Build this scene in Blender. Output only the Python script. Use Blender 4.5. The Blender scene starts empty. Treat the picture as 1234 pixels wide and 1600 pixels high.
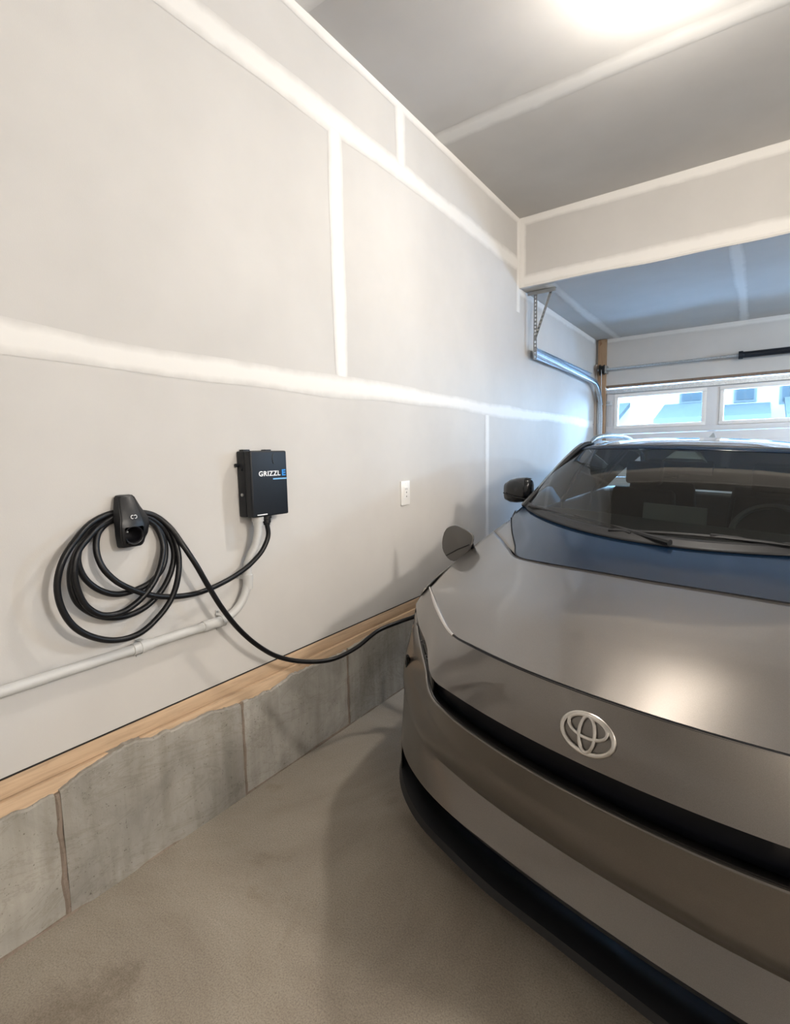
import bpy, bmesh, math, random
from mathutils import Vector, Matrix
R = random.Random(7)
sc = bpy.context.scene
COL = sc.collection

# ------------------------------------------------------------------ camera
YAW, PITCH, ROLL = 0.6122, -0.1088, -0.0206
CAM = Vector((1.6878, 0.0, 1.3861)); FPX = 800.786
fw = Vector((-math.sin(YAW)*math.cos(PITCH), math.cos(YAW)*math.cos(PITCH), math.sin(PITCH)))
r0 = Vector((math.cos(YAW), math.sin(YAW), 0)); u0 = r0.cross(fw)
rt = r0*math.cos(ROLL)+u0*math.sin(ROLL); up = u0*math.cos(ROLL)-r0*math.sin(ROLL)
cd = bpy.data.cameras.new('camera'); cam = bpy.data.objects.new('camera', cd); COL.objects.link(cam)
cd.sensor_fit = 'HORIZONTAL'; cd.sensor_width = 36; cd.lens = FPX/1234*36; cd.clip_start = 0.02; cd.clip_end = 300
m = Matrix((rt, up, -fw)).transposed().to_4x4(); m.translation = CAM; cam.matrix_world = m
sc.camera = cam
def back(px, py, ax, val):
    """point of the real place seen at a pixel of the photograph, on the plane axis = val (measuring aid)"""
    d = fw*FPX+rt*(px-617)-up*(py-800)
    return CAM+d*((val-CAM[ax])/d[ax])

# ------------------------------------------------------------------ light
sc.view_settings.view_transform = 'Standard'; sc.view_settings.look = 'None'
sc.view_settings.gamma = 1; sc.view_settings.use_curve_mapping = False
sc.view_settings.exposure = 0.0
w = bpy.data.worlds.new('overcast_sky'); sc.world = w; w.use_nodes = True
wn = w.node_tree.nodes; wl = w.node_tree.links
bg = wn['Background']; bg.inputs[1].default_value = 160
tc = wn.new('ShaderNodeTexCoord'); sep = wn.new('ShaderNodeSeparateXYZ'); cr = wn.new('ShaderNodeValToRGB')
wl.new(tc.outputs['Generated'], sep.inputs[0]); wl.new(sep.outputs[2], cr.inputs[0]); wl.new(cr.outputs[0], bg.inputs[0])
cr.color_ramp.elements[0].position = 0.0; cr.color_ramp.elements[0].color = (0.36, 0.63, 1.0, 1)
cr.color_ramp.elements[1].position = 0.7; cr.color_ramp.elements[1].color = (0.30, 0.56, 1.0, 1)
def lamp(name, kind, loc, energy, color, **k):
    l = bpy.data.lights.new(name, kind); l.energy = energy; l.color = color
    for a, b in k.items(): setattr(l, a, b)
    o = bpy.data.objects.new(name, l); o.location = loc; COL.objects.link(o); return o
LAMP = Vector((1.34, 2.40, 3.13))
lamp('ceiling_bulb_light', 'POINT', LAMP, 40, (1.0, 0.925, 0.835), shadow_soft_size=0.05)
lamp('ceiling_disc_light', 'AREA', LAMP-Vector((0, 0, .10)), 20, (1.0, 0.925, 0.835), shape='DISK', size=0.12)
lamp('second_bulb_light', 'POINT', (4.6, 1.1, 2.75), 330, (1.0, 0.925, 0.835), shadow_soft_size=0.16)
lamp('rear_fill_light', 'POINT', (4.6, -1.6, 2.85), 120, (1.0, 0.925, 0.835), shadow_soft_size=0.16)  # added fill behind the camera, brightens the near end of the left wall
# added cool fill to boost the window daylight, right of the frame and behind the bulkhead
lamp('front_bay_fill_light', 'POINT', (4.4, 5.5, 2.25), 210, (0.52, 0.74, 1.0), shadow_soft_size=0.12)
# light portals in the two windows of the overhead door: they only guide the sky light
for wx in (0.711, 1.821):
    o = lamp('window_portal', 'AREA', (wx, 6.97, 1.875), 1, (1, 1, 1), shape='RECTANGLE', size=0.95, size_y=0.38)
    o.rotation_euler = (math.radians(-90), 0, 0); o.data.cycles.is_portal = True

# ------------------------------------------------------------------ helpers
def link(o, parent=None):
    COL.objects.link(o)
    if parent is not None: o.parent = parent
    return o
def empty(name, loc=(0, 0, 0)):
    o = bpy.data.objects.new(name, None); o.location = loc; o.empty_display_size = .05; COL.objects.link(o); return o
def tag(o, label=None, cat=None, group=None, kind=None):
    if label: o['label'] = label
    if cat: o['category'] = cat
    if group: o['group'] = group
    if kind: o['kind'] = kind
    return o
def finish(name, verts, faces, mat, parent=None, smooth=False, uvs=None):
    me = bpy.data.meshes.new(name)
    off = Vector((0, 0, 0))
    if parent is not None:
        off = world_loc(parent)
    me.from_pydata([tuple(Vector(v)-off) for v in verts], [], faces)
    if me.validate(): print('INVALID', name)
    me.update()
    if uvs is not None:
        l = me.uv_layers.new(name='UV')
        for poly in me.polygons:
            for li in poly.loop_indices: l.data[li].uv = uvs[me.loops[li].vertex_index]
    if smooth:
        me.polygons.foreach_set('use_smooth', [True]*len(me.polygons))
    if mat: me.materials.append(mat)
    o = bpy.data.objects.new(name, me)
    return link(o, parent)
def world_loc(o):
    v = Vector((0, 0, 0))
    while o is not None: v = v+o.location; o = o.parent
    return v
class MB:
    """collects primitive shapes in world coordinates"""
    def __init__(s): s.v = []; s.f = []
    def add(s, vs, fs):
        n = len(s.v); s.v += [Vector(a) for a in vs]; s.f += [tuple(n+i for i in f) for f in fs]; return s
    def box(s, a, b):
        (x0, y0, z0), (x1, y1, z1) = a, b
        vs = [(x, y, z) for z in (z0, z1) for y in (y0, y1) for x in (x0, x1)]
        return s.add(vs, [(0, 2, 3, 1), (4, 5, 7, 6), (0, 1, 5, 4), (2, 6, 7, 3), (0, 4, 6, 2), (1, 3, 7, 5)])
    def bar(s, p, q, w, h, upv=(0, 0, 1)):
        p, q = Vector(p), Vector(q); d = (q-p).normalized(); a = d.cross(Vector(upv)).normalized()*w/2; b = a.cross(d).normalized()*h/2
        vs = [p-a-b, p+a-b, p+a+b, p-a+b, q-a-b, q+a-b, q+a+b, q-a+b]
        return s.add(vs, [(0, 1, 2, 3), (7, 6, 5, 4), (0, 4, 5, 1), (1, 5, 6, 2), (2, 6, 7, 3), (3, 7, 4, 0)])
    def tube(s, pts, r, n=12, cap=True, closed=False):
        pts = [Vector(p) for p in pts]; N = len(pts); rr = r if isinstance(r, (list, tuple)) else [r]*N
        t0 = (pts[1]-pts[0]).normalized(); a = t0.orthogonal().normalized(); base = len(s.v)
        for i, p in enumerate(pts):
            t = (pts[min(i+1, N-1)]-pts[max(i-1, 0)])
            if closed: t = pts[(i+1) % N]-pts[i-1]
            t.normalize(); a = (a-t*a.dot(t)).normalized(); b = t.cross(a)
            for k in range(n):
                th = 2*math.pi*k/n; s.v.append(p+(a*math.cos(th)+b*math.sin(th))*rr[i])
        for i in range(N if closed else N-1):
            for k in range(n):
                k2 = (k+1) % n; j = (i+1) % N
                s.f.append((base+i*n+k, base+i*n+k2, base+j*n+k2, base+j*n+k))
        if cap and not closed:
            s.f.append(tuple(base+k for k in reversed(range(n)))); s.f.append(tuple(base+(N-1)*n+k for k in range(n)))
        return s
    def prism(s, poly, axis, lo, hi):
        """poly in the two other axes (cyclic order), extruded along axis"""
        def mk(c, t):
            v = [0, 0, 0]; v[axis] = t; o = [i for i in range(3) if i != axis]; v[o[0]], v[o[1]] = c; return v
        n = len(poly)
        return s.add([mk(c, lo) for c in poly]+[mk(c, hi) for c in poly],
                     [tuple(range(n)), tuple(reversed(range(n, 2*n)))]+[(i, i+n, (i+1) % n+n, (i+1) % n) for i in range(n)])
    def build(s, name, mat, parent=None, smooth=False, bevel=0, seg=2, angle=None):
        o = finish(name, s.v, s.f, mat, parent, smooth)
        bm = bmesh.new(); bm.from_mesh(o.data); bmesh.ops.recalc_face_normals(bm, faces=bm.faces)
        if bevel: 
            es = [e for e in bm.edges if len(e.link_faces) == 2 and e.calc_face_angle(0) > .5]
            bmesh.ops.bevel(bm, geom=es, offset=bevel, segments=seg, affect='EDGES', profile=.6)
        bm.to_mesh(o.data); bm.free()
        if smooth or bevel:
            o.data.polygons.foreach_set('use_smooth', [True]*len(o.data.polygons))
            o.data.set_sharp_from_angle(angle=math.radians(angle or 40))
        return o
def catmull(P, n, closed=False):
    P = [Vector(p) for p in P]; N = len(P); segs = N if closed else N-1; out = []
    g = (lambda i: P[i % N]) if closed else (lambda i: P[0]*2-P[1] if i < 0 else (P[-1]*2-P[-2] if i >= N else P[i]))
    tot = n
    for j in range(tot):
        t = j/(tot if closed else tot-1)*segs; i = min(int(t), segs-1); t -= i
        a, b, c, d = g(i-1), g(i), g(i+1), g(i+2)
        # centripetal-ish tangents
        l1, l2, l3 = max((b-a).length, 1e-6), max((c-b).length, 1e-6), max((d-c).length, 1e-6)
        m1 = ((b-a)/l1*l2+(c-b)/l2*l1)/(l1+l2)*l2; m2 = ((c-b)/l2*l3+(d-c)/l3*l2)/(l2+l3)*l2
        t2, t3 = t*t, t*t*t
        out.append(b*(2*t3-3*t2+1)+m1*(t3-2*t2+t)+c*(-2*t3+3*t2)+m2*(t3-t2))
    return out

# ------------------------------------------------------------------ materials
def mat(name, base, rough=.5, metal=0, spec=.5, coat=0, coat_r=.03, emis=None, es=0, trans=0, alpha=1):
    m = bpy.data.materials.new(name); m.use_nodes = True; b = m.node_tree.nodes['Principled BSDF']; i = b.inputs
    i['Base Color'].default_value = (*base, 1); i['Roughness'].default_value = rough; i['Metallic'].default_value = metal
    i['Specular IOR Level'].default_value = spec; i['Coat Weight'].default_value = coat; i['Coat Roughness'].default_value = coat_r
    i['Transmission Weight'].default_value = trans; i['Alpha'].default_value = alpha
    if emis: i['Emission Color'].default_value = (*emis, 1); i['Emission Strength'].default_value = es
    return m
def nodes(m): return m.node_tree.nodes, m.node_tree.links, m.node_tree.nodes['Principled BSDF']
def noise(m, scale, detail=3, rough=.5, stretch=None, dist=0):
    n, l, b = nodes(m); t = n.new('ShaderNodeTexNoise'); t.inputs['Scale'].default_value = scale; t.inputs['Detail'].default_value = detail
    t.inputs['Roughness'].default_value = rough; t.inputs['Distortion'].default_value = dist
    g = n.new('ShaderNodeNewGeometry'); mp = n.new('ShaderNodeMapping'); l.new(g.outputs['Position'], mp.inputs[0])
    if stretch: mp.inputs['Scale'].default_value = stretch
    l.new(mp.outputs[0], t.inputs[0]); return t.outputs['Fac']
def ramp(m, fac, stops):
    n, l, b = nodes(m); r = n.new('ShaderNodeValToRGB'); l.new(fac, r.inputs[0]); e = r.color_ramp.elements
    while len(e) < len(stops): e.new(.5)
    for k, (p, c) in enumerate(stops): e[k].position = p; e[k].color = (*c, 1) if len(c) == 3 else c
    return r.outputs[0]
def mix(m, fac, a, b_, mode='MIX'):
    n, l, b = nodes(m); x = n.new('ShaderNodeMix'); x.data_type = 'RGBA'; x.blend_type = mode
    for s, v in ((0, fac), (6, a), (7, b_)):
        if isinstance(v, (int, float)): x.inputs[s].default_value = v
        elif isinstance(v, tuple): x.inputs[s].default_value = (*v, 1)
        else: l.new(v, x.inputs[s])
    return x.outputs[2]
def setc(m, out): nodes(m)[1].new(out, nodes(m)[2].inputs['Base Color'])
def bump(m, fac, dist, strength=.5):
    n, l, b = nodes(m); p = n.new('ShaderNodeBump'); p.inputs['Distance'].default_value = dist; p.inputs['Strength'].default_value = strength
    l.new(fac, p.inputs['Height']); l.new(p.outputs[0], b.inputs['Normal'])

BOARD = (.52, .505, .485)
MUD = (.69, .675, .65)
board = mat('drywall_paper', BOARD, .85, spec=.25)
setc(board, mix(board, 1.0, ramp(board, noise(board, 1.3, 4, .6), [(.3, (.93, .93, .93)), (.7, (1.05, 1.05, 1.05))]), BOARD, 'MULTIPLY'))
bump(board, noise(board, 260, 2), .0006, .25)
mud = mat('joint_compound', MUD, .8, spec=.2)
n, l, b = nodes(mud); uv = n.new('ShaderNodeUVMap'); uv.uv_map = 'UV'; sx = n.new('ShaderNodeSeparateXYZ'); l.new(uv.outputs[0], sx.inputs[0])
ma = n.new('ShaderNodeMath'); ma.operation = 'MULTIPLY_ADD'; l.new(noise(mud, 9, 4, .6), ma.inputs[0]); ma.inputs[1].default_value = .35; l.new(sx.outputs[0], ma.inputs[2])
e = ramp(mud, ma.outputs[0], [(.14, BOARD), (.46, MUD)])
setc(mud, e)
mudplain = mat('joint_compound_bead', MUD, .8, spec=.2)

floor_m = mat('garage_concrete', (.3, .27, .23), .62, spec=.35)
c1 = ramp(floor_m, noise(floor_m, 1.1, 6, .65, dist=.6), [(.32, (.215, .182, .145)), (.50, (.29, .255, .21)), (.70, (.35, .315, .268))])
c2 = ramp(floor_m, noise(floor_m, 210, 4, .8), [(.32, (.62, .60, .57)), (.52, (1, 1, 1)), (.72, (1.28, 1.26, 1.22))])
c3 = ramp(floor_m, noise(floor_m, 3.1, 5, .7, dist=1.2), [(.60, (1, 1, 1)), (.74, (.80, .77, .73))])
c4 = mix(floor_m, 1.0, mix(floor_m, 1.0, c1, c2, 'MULTIPLY'), c3, 'MULTIPLY')
n, l, b = nodes(floor_m)
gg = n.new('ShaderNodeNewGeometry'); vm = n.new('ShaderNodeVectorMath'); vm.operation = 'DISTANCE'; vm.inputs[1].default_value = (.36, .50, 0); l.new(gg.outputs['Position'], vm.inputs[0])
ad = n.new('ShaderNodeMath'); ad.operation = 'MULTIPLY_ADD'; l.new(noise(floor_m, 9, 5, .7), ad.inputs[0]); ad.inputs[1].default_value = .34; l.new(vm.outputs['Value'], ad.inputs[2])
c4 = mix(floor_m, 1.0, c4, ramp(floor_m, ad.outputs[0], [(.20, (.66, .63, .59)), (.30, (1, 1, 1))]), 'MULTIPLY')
setc(floor_m, c4); bump(floor_m, noise(floor_m, 150, 3, .7), .002, .35)

def concrete(name, tint):
    m = mat(name, tint, .85, spec=.2)
    a = ramp(m, noise(m, 3.4, 6, .65, dist=.5), [(.3, tuple(c*.72 for c in tint)), (.55, tint), (.75, tuple(c*1.22 for c in tint))])
    s = ramp(m, noise(m, 16, 4, .6, stretch=(1, 1, .12)), [(.35, (.86, .85, .83)), (.6, (1.06, 1.06, 1.06))])
    p = ramp(m, noise(m, 70, 3, .8), [(.63, (1, 1, 1)), (.70, (.50, .48, .45))])
    q_ = ramp(m, noise(m, 1.6, 5, .75, stretch=(1, 1, 2.6), dist=1.5), [(.47, (1, 1, 1)), (.495, (.88, .87, .85)), (.52, (1, 1, 1))]); a = mix(m, 1.0, a, q_, 'MULTIPLY')
    setc(m, mix(m, 1.0, mix(m, 1.0, a, s, 'MULTIPLY'), p, 'MULTIPLY')); bump(m, noise(m, 60, 5, .7), .004, .5)
    return m
conc = [concrete('cast_concrete', (.33, .315, .285)), concrete('cast_concrete_pale', (.37, .355, .325)), concrete('cast_concrete_dark', (.29, .275, .25))]
joint_m = concrete('mortar_joint', (.24, .195, .16))
def wood(name, tint, stretch):
    m = mat(name, tint, .7, spec=.25)
    g = ramp(m, noise(m, 7, 5, .6, stretch=stretch, dist=.8), [(.25, tuple(c*.72 for c in tint)), (.5, tint), (.8, tuple(min(1, c*1.18) for c in tint))])
    k = ramp(m, noise(m, 8, 3, .5, dist=.3), [(.66, (1, 1, 1)), (.76, (.6, .47, .36))])
    setc(m, mix(m, 1.0, g, k, 'MULTIPLY')); bump(m, noise(m, 30, 4, .6, stretch=stretch), .001, .3)
    return m
wood_plate = wood('pine_plate', (.52, .375, .25), (8, .5, 8))
wood_post = wood('pine_post', (.34, .225, .14), (8, 8, .5))
wood_dark = wood('stained_jamb', (.20, .145, .11), (8, 8, .5))
dark_gap = mat('shadow_gap', (.02, .017, .015), .9)
pvc = mat('grey_pvc', (.50, .50, .49), .42, spec=.4)
steel = mat('galvanised_steel', (.55, .60, .64), .48, metal=1)
setc(steel, ramp(steel, noise(steel, 60, 3), [(.3, (.48, .53, .57)), (.7, (.66, .70, .73))]))
steel_dull = mat('dull_steel', (.42, .43, .43), .45, metal=.9)
black_pl = mat('black_plastic', (.008, .0085, .010), .38, spec=.38)
black_box = mat('black_powder_coat', (.007, .009, .013), .42, spec=.35)
rubber = mat('black_rubber', (.005, .005, .006), .38, spec=.32)
white_pl = mat('white_plastic', (.80, .79, .77), .35)
grey_hole = mat('socket_hole', (.10, .10, .10), .6)
print_white = mat('white_print', (.85, .86, .88), .5)
print_blue = mat('blue_print', (.02, .22, .62), .5)
print_pale = mat('pale_blue_print', (.18, .42, .72), .5)
doorwhite = mat('door_enamel', (.66, .67, .69), .5)
springm = mat('black_spring_steel', (.02, .025, .035), .4, metal=.4)

paint = mat('warm_grey_metallic_paint', (.14, .126, .112), .38, metal=.90, coat=.8, coat_r=.06)
n, l, b = nodes(paint)
fl = noise(paint, 1400, 1); setc(paint, ramp(paint, fl, [(.3, (.135, .122, .109)), (.7, (.182, .166, .150))]))
paint_dk = mat('grey_metallic_paint_flap', (.10, .095, .09), .4, metal=.6, coat=.5)
gloss_black = mat('gloss_black_trim', (.005, .006, .008), .16, spec=.5)
gloss_blue_reflection = mat('gloss_black_blue_reflection', (.0035, .012, .030), .17, spec=.3, coat=0, coat_r=.05)  # black gloss; blue reflection of the lower ceiling painted into the base colour
satin_black = mat('satin_black_trim', (.008, .0085, .010), .5, spec=.35)
black_in = mat('unlit_black_recess', (.004, .004, .006), .6, spec=.2)
chrome = mat('satin_chrome', (.62, .59, .56), .22, metal=1)
emblem_m = mat('brushed_emblem_silver', (.60, .57, .53), .28, metal=1)
cabin = mat('cabin_fabric', (.018, .018, .016), .85, spec=.2)
cabin_pale = mat('cabin_pale_grey', (.30, .31, .29), .6)
cabin_mid = mat('cabin_mid_grey', (.13, .13, .12), .5)
cabin_lt = mat('cabin_trim_grey', (.055, .056, .05), .6, spec=.3)
tail = mat('red_lens', (.25, .01, .01), .2, coat=1)
lens_m = mat('lamp_lens', (.10, .10, .11), .12, coat=1)
tyre_m = mat('tyre_rubber', (.015, .015, .015), .8)
def glass(name, tint, refl=1.0):
    m = bpy.data.materials.new(name); m.use_nodes = True; n = m.node_tree.nodes; l = m.node_tree.links; n.clear()
    o = n.new('ShaderNodeOutputMaterial'); mx = n.new('ShaderNodeMixShader'); t = n.new('ShaderNodeBsdfTransparent'); g = n.new('ShaderNodeBsdfGlossy')
    fr = n.new('ShaderNodeFresnel'); fr.inputs[0].default_value = refl; t.inputs[0].default_value = (*tint, 1); g.inputs['Roughness'].default_value = .0
    l.new(fr.outputs[0], mx.inputs[0]); l.new(t.outputs[0], mx.inputs[1]); l.new(g.outputs[0], mx.inputs[2]); l.new(mx.outputs[0], o.inputs[0]); return m
ws_glass = glass('windscreen_glass', (.36, .42, .42), 1.46)
side_glass = glass('side_window_glass', (.10, .115, .12), 1.45)
door_glass = glass('door_window_glass', (.93, .97, .98), 1.45)

# ------------------------------------------------------------------ room
ZB, ZT2, ZT1, ZC, ZL = 0.511, 1.731, 2.951, 3.313, 2.763
YS, YG, XR, YB = 4.28, 6.85, 5.9, -2.6
def struct(name, label=None):
    o = empty(name); tag(o, label, kind='structure'); return o
fl_o = MB().box((-.3, YB-.3, -.15), (XR+.3, YG+.25, 0)).build('floor', floor_m); tag(fl_o, 'worn beige-grey concrete garage floor slab', kind='structure')

def tape(parent, axis, c, a0, a1, ctr, wid, plane, name='joint_tape', ends=1, side=1, seed=0, feather=1, wob=.006):
    """band of joint compound; axis = running axis, plane = (axis, value, outward sign), c = axis across"""
    rr = random.Random(seed+int(ctr*1000)); N = max(6, int((a1-a0)/.12)); vs = []; uvs = []; fs = []
    pa, pv, ps = plane; prof = [(-.5, .0002), (-.3, .0015), (0, .0022), (.3, .0015), (.5, .0002)]
    ph = [rr.uniform(0, 6) for _ in range(4)]
    for i in range(N+1):
        t = a0+(a1-a0)*i/N
        wl_ = wid*(1+.10*math.sin(3.1*t+ph[0])+.05*math.sin(9*t+ph[1])); sh = wob*math.sin(2.2*t+ph[2])+wob*.4*math.sin(7*t+ph[3])
        for k, (q, h) in enumerate(prof):
            v = [0, 0, 0]; v[axis] = t; v[c] = ctr+sh+q*wl_; v[pa] = pv+ps*(h+.0008); vs.append(v)
            uvs.append((.5-abs(q) if feather else .5, t))
    K = len(prof)
    for i in range(N):
        for k in range(K-1):
            a = i*K+k; fs.append((a, a+1, a+K+1, a+K))
    o = finish(name, vs, fs, mud, parent, True, [(u_*1.0, v_) for u_, v_ in uvs])
    bm = bmesh.new(); bm.from_mesh(o.data)
    want = Vector((0, 0, 0)); want[pa] = ps
    if sum((f.normal.dot(want) for f in bm.faces)) < 0: bmesh.ops.reverse_faces(bm, faces=bm.faces)
    bm.to_mesh(o.data); bm.free()
    return o
def panel(parent, a, b):
    return MB().box(a, b).build('drywall_panel', board, parent)

# left wall
wleft = struct('wall_left', 'long left garage wall of bare taped drywall above a concrete stem wall')
G = .003
YCOL = 1.975; YU = 2.53; YL = 3.645
for (y0, y1, z0, z1) in [(YB, 1.2192*0+YL, ZB, ZT2), (YL, YG, ZB, ZT2), (YB, YCOL, ZT2, ZT1), (YCOL, YG, ZT2, ZT1), (YB, YU, ZT1, ZC), (YU, YG, ZT1, ZC)]:
    top = z1 if z1 < ZC else z1+.02
    panel(wleft, (-.016, y0+G, z0+(G if z0 > ZB else 0)), (0, y1-G, top-(G if z1 < ZC else 0)))
MB().box((-.12, YB, .0), (-.017, YG+.2, ZC+.2)).build('framing', dark_gap, wleft)
P0 = (0, 0, 1)
tape(wleft, 1, 2, YB, YG-.12, ZT2, .100, P0, seed=1, wob=.008)
tape(wleft, 1, 2, YB, YS, ZT1, .115, P0, seed=2)
tape(wleft, 2, 1, ZT2+.05, ZT1-.04, YCOL, .095, P0, seed=3, wob=.004)
tape(wleft, 2, 1, ZT1+.04, ZC-.02, YU, .10, P0, seed=4, wob=.003)
tape(wleft, 2, 1, ZB, ZT2-.05, YL, .075, P0, seed=5, wob=.003)
tape(wleft, 1, 2, YB, YS, ZC-.012, .075, P0, seed=6, wob=.002)
tape(wleft, 2, 1, ZL-.2, ZC, YS-.02, .09, P0, seed=7, wob=.002)
tape(wleft, 1, 2, YS, YG-.1, ZL-.02, .08, P0, seed=8, wob=.002)
# wood plate under the drywall, ragged concrete stem wall below
MB().box((-.016, YB, ZB-.010), (-.006, YG, ZB)).build('gap_shadow', dark_gap, wleft)
MB().box((-.05, YB, .447), (-.003, YG, ZB-.009)).build('sill_plate', wood_plate, wleft, bevel=.003)
MB().box((-.05, YB, .30), (.009, YG, .445)).build('sill_plate', wood_plate, wleft, bevel=.003)
rag = [(-2.6, .40), (-1.2, .42), (-.3, .41), (.2, .41), (.445, .406), (.493, .401), (.572, .402), (.621, .417), (.723, .443), (.802, .452), (.896, .434), (.986, .427), (1.132, .422), (1.251, .398), (1.441, .393), (1.544, .417), (1.697, .407), (1.897, .403), (2.064, .415), (2.184, .426), (2.423, .416), (3.1, .41), (4.0, .42), (5.2, .41), (6.9, .41)]
def ragz(y):
    for (a, za), (b_, zb) in zip(rag, rag[1:]):
        if a <= y <= b_: return za+(zb-za)*(y-a)/(b_-a)+.0022*math.sin(y*57+2*math.sin(y*13))+.0016*math.sin(y*131+3*math.sin(y*31))
    return .41
jy = [-2.6, -1.4, -.1, .585, 1.262, 1.925, 2.9, 4.2, 5.5, 6.9]
for i, (a, b_) in enumerate(zip(jy, jy[1:])):
    a2, b2 = a+.007, b_-.007; N = int((b2-a2)/.012)+2; vs = []; fs = []
    xf = .017+[.0, .004, .001, .006, .002, .005, .001, .003, .0][i]
    for k in range(N+1):
        y = a2+(b2-a2)*k/N; z = ragz(y); jit = R.uniform(-.0025, .0025)
        vs += [(xf, y, 0), (xf+.002*math.sin(y*5), y, z*.5), (xf+.001, y, z-.006+jit), (xf-.003, y, z+jit), (-.02, y, z+.002)]
    for k in range(N):
        for q in range(4):
            c_ = k*5+q; fs.append((c_, c_+5, c_+6, c_+1))
    c_ = N*5; fs += [(0, 1, 2, 3, 4), (c_+4, c_+3, c_+2, c_+1, c_)]
    o = finish('stem_wall_block', vs, fs, conc[[0, 1, 0, 2, 1, 0, 2, 0, 1][i]], wleft)
for y in jy[1:-1]:
    mb = MB(); pts = [(.008, y+.004*math.sin(z*40), z) for z in [q*.04 for q in range(11)]]
    mb.tube([(.011, b_, c_) for a, b_, c_ in pts], [.0115+R.uniform(-.002, .003) for _ in pts], 6); mb.build('mortar_joint', joint_m, wleft, smooth=True)
MB().tube([(.018, y*.1, .002+R.uniform(-.001, .002)) for y in range(-26, 69)], [.006+R.uniform(-.003, .003) for _ in range(95)], 5).build('floor_joint', joint_m, wleft, smooth=True)

# ceilings
ceil = struct('ceiling', 'taped drywall ceiling of the main garage bay')
YCT = 2.957
for (y0, y1) in [(YB, YCT-1.22-.003-1.22), (YCT-1.22-1.22, YCT-1.22-G), (YCT-1.22, YCT-G), (YCT+G, YS+.3)]:
    panel(ceil, (-.016, y0, ZC), (XR, y1, ZC+.016))
tape(ceil, 0, 1, 0, XR, YCT, .14, (2, ZC, -1), seed=11)
tape(ceil, 0, 1, 0, XR, YCT-1.22, .14, (2, ZC, -1), seed=15)
tape(ceil, 0, 1, 0, XR, YCT-2.44, .14, (2, ZC, -1), seed=16)
MB().box((-.1, YB-.1, ZC+.017), (XR+.1, YS+.2, ZC+.12)).build('framing', dark_gap, ceil)
ceil2 = struct('ceiling', 'lower drywall ceiling over the overhead door')
for (x0, x1) in [(-.016, 1.52-G), (1.52+G, XR)]:
    panel(ceil2, (x0, YS+.012, ZL), (x1, YG+.02, ZL+.016))
tape(ceil2, 1, 0, YS+.05, YG, .235, .10, (2, ZL, -1), seed=12)
tape(ceil2, 1, 0, YS+.05, YG, 1.52, .09, (2, ZL, -1), seed=13)
MB().box((-.1, YS+.03, ZL+.017), (XR+.1, YG+.2, ZL+.1)).build('framing', dark_gap, ceil2)
# bulkhead face between the two ceilings
soff = struct('wall_bulkhead', 'vertical drywall bulkhead where the ceiling steps down')
panel(soff, (-.016, YS, ZL), (XR, YS+.014, ZC+.01))
PS = (1, YS, -1)
tape(soff, 0, 2, 0, XR, ZC-.028, .09, PS, seed=21, wob=.002)
tape(soff, 0, 2, 0, XR, ZL+.045, .11, PS, seed=22, wob=.003)
tape(soff, 2, 0, ZL, ZC, .025, .075, PS, seed=23, wob=.002)
MB().box((0, YS-.0035, ZL-.0035), (XR, YS+.025, ZL+.004)).build('corner_bead', mudplain, soff, bevel=.002)

# wall with the overhead door
XD0, XD1, ZD = .115, 2.52, 2.17
wf = struct('wall_front', 'drywall wall around the overhead door')
panel(wf, (-.016, YG, ZD+.02), (2.44, YG+.014, ZL+.01)); panel(wf, (2.443, YG, ZD+.02), (XR, YG+.014, ZL+.01))
panel(wf, (XD1+.02, YG, 0), (XR, YG+.014, ZD+.02)); panel(wf, (-.016, YG, 0), (.02, YG+.014, ZD+.02))
MB().box((-.1, YG+.015, ZD+.02), (XR+.1, YG+.15, ZL+.2)).box((-.3, YG+.015, 0), (XD0-.04, YG+.15, ZD+.02)).box((XD1+.04, YG+.015, 0), (XR+.1, YG+.15, ZD+.02)).build('framing', dark_gap, wf)
tape(wf, 0, 2, .13, XR, ZL-.02, .07, (1, YG, -1), seed=31, wob=.002)
po = MB().box((.03, YG-.040, .0), (.128, YG, ZL-.004)).build('trim_1', wood_post, bevel=.003); tag(po, 'pine post beside the overhead door, left', kind='structure')
jb = MB().box((XD0-.05, YG-.004, 0), (XD0+.010, YG+.14, ZD+.02)).build('trim_2', wood_dark, bevel=.002); tag(jb, 'stained side jamb of the overhead door', kind='structure')
jb = MB().box((XD0-.05, YG-.004, ZD), (XD1+.05, YG+.14, ZD+.03)).build('trim_3', wood_dark, bevel=.002); tag(jb, 'brown head jamb above the overhead door', kind='structure')
jb = MB().box((XD1, YG-.04, 0), (XD1+.09, YG+.14, ZD+.02)).build('trim_4', wood_post, bevel=.002); tag(jb, 'right side jamb of the overhead door', kind='structure')
wd = MB().box((-.002, YG-.05, .0), (.028, YG-.006, ZL-.3)).build('trim_5', wood('grey_board', (.42, .37, .33), (8, 8, .5)), bevel=.002); tag(wd, 'pale edge board in the wall corner', kind='structure')

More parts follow.
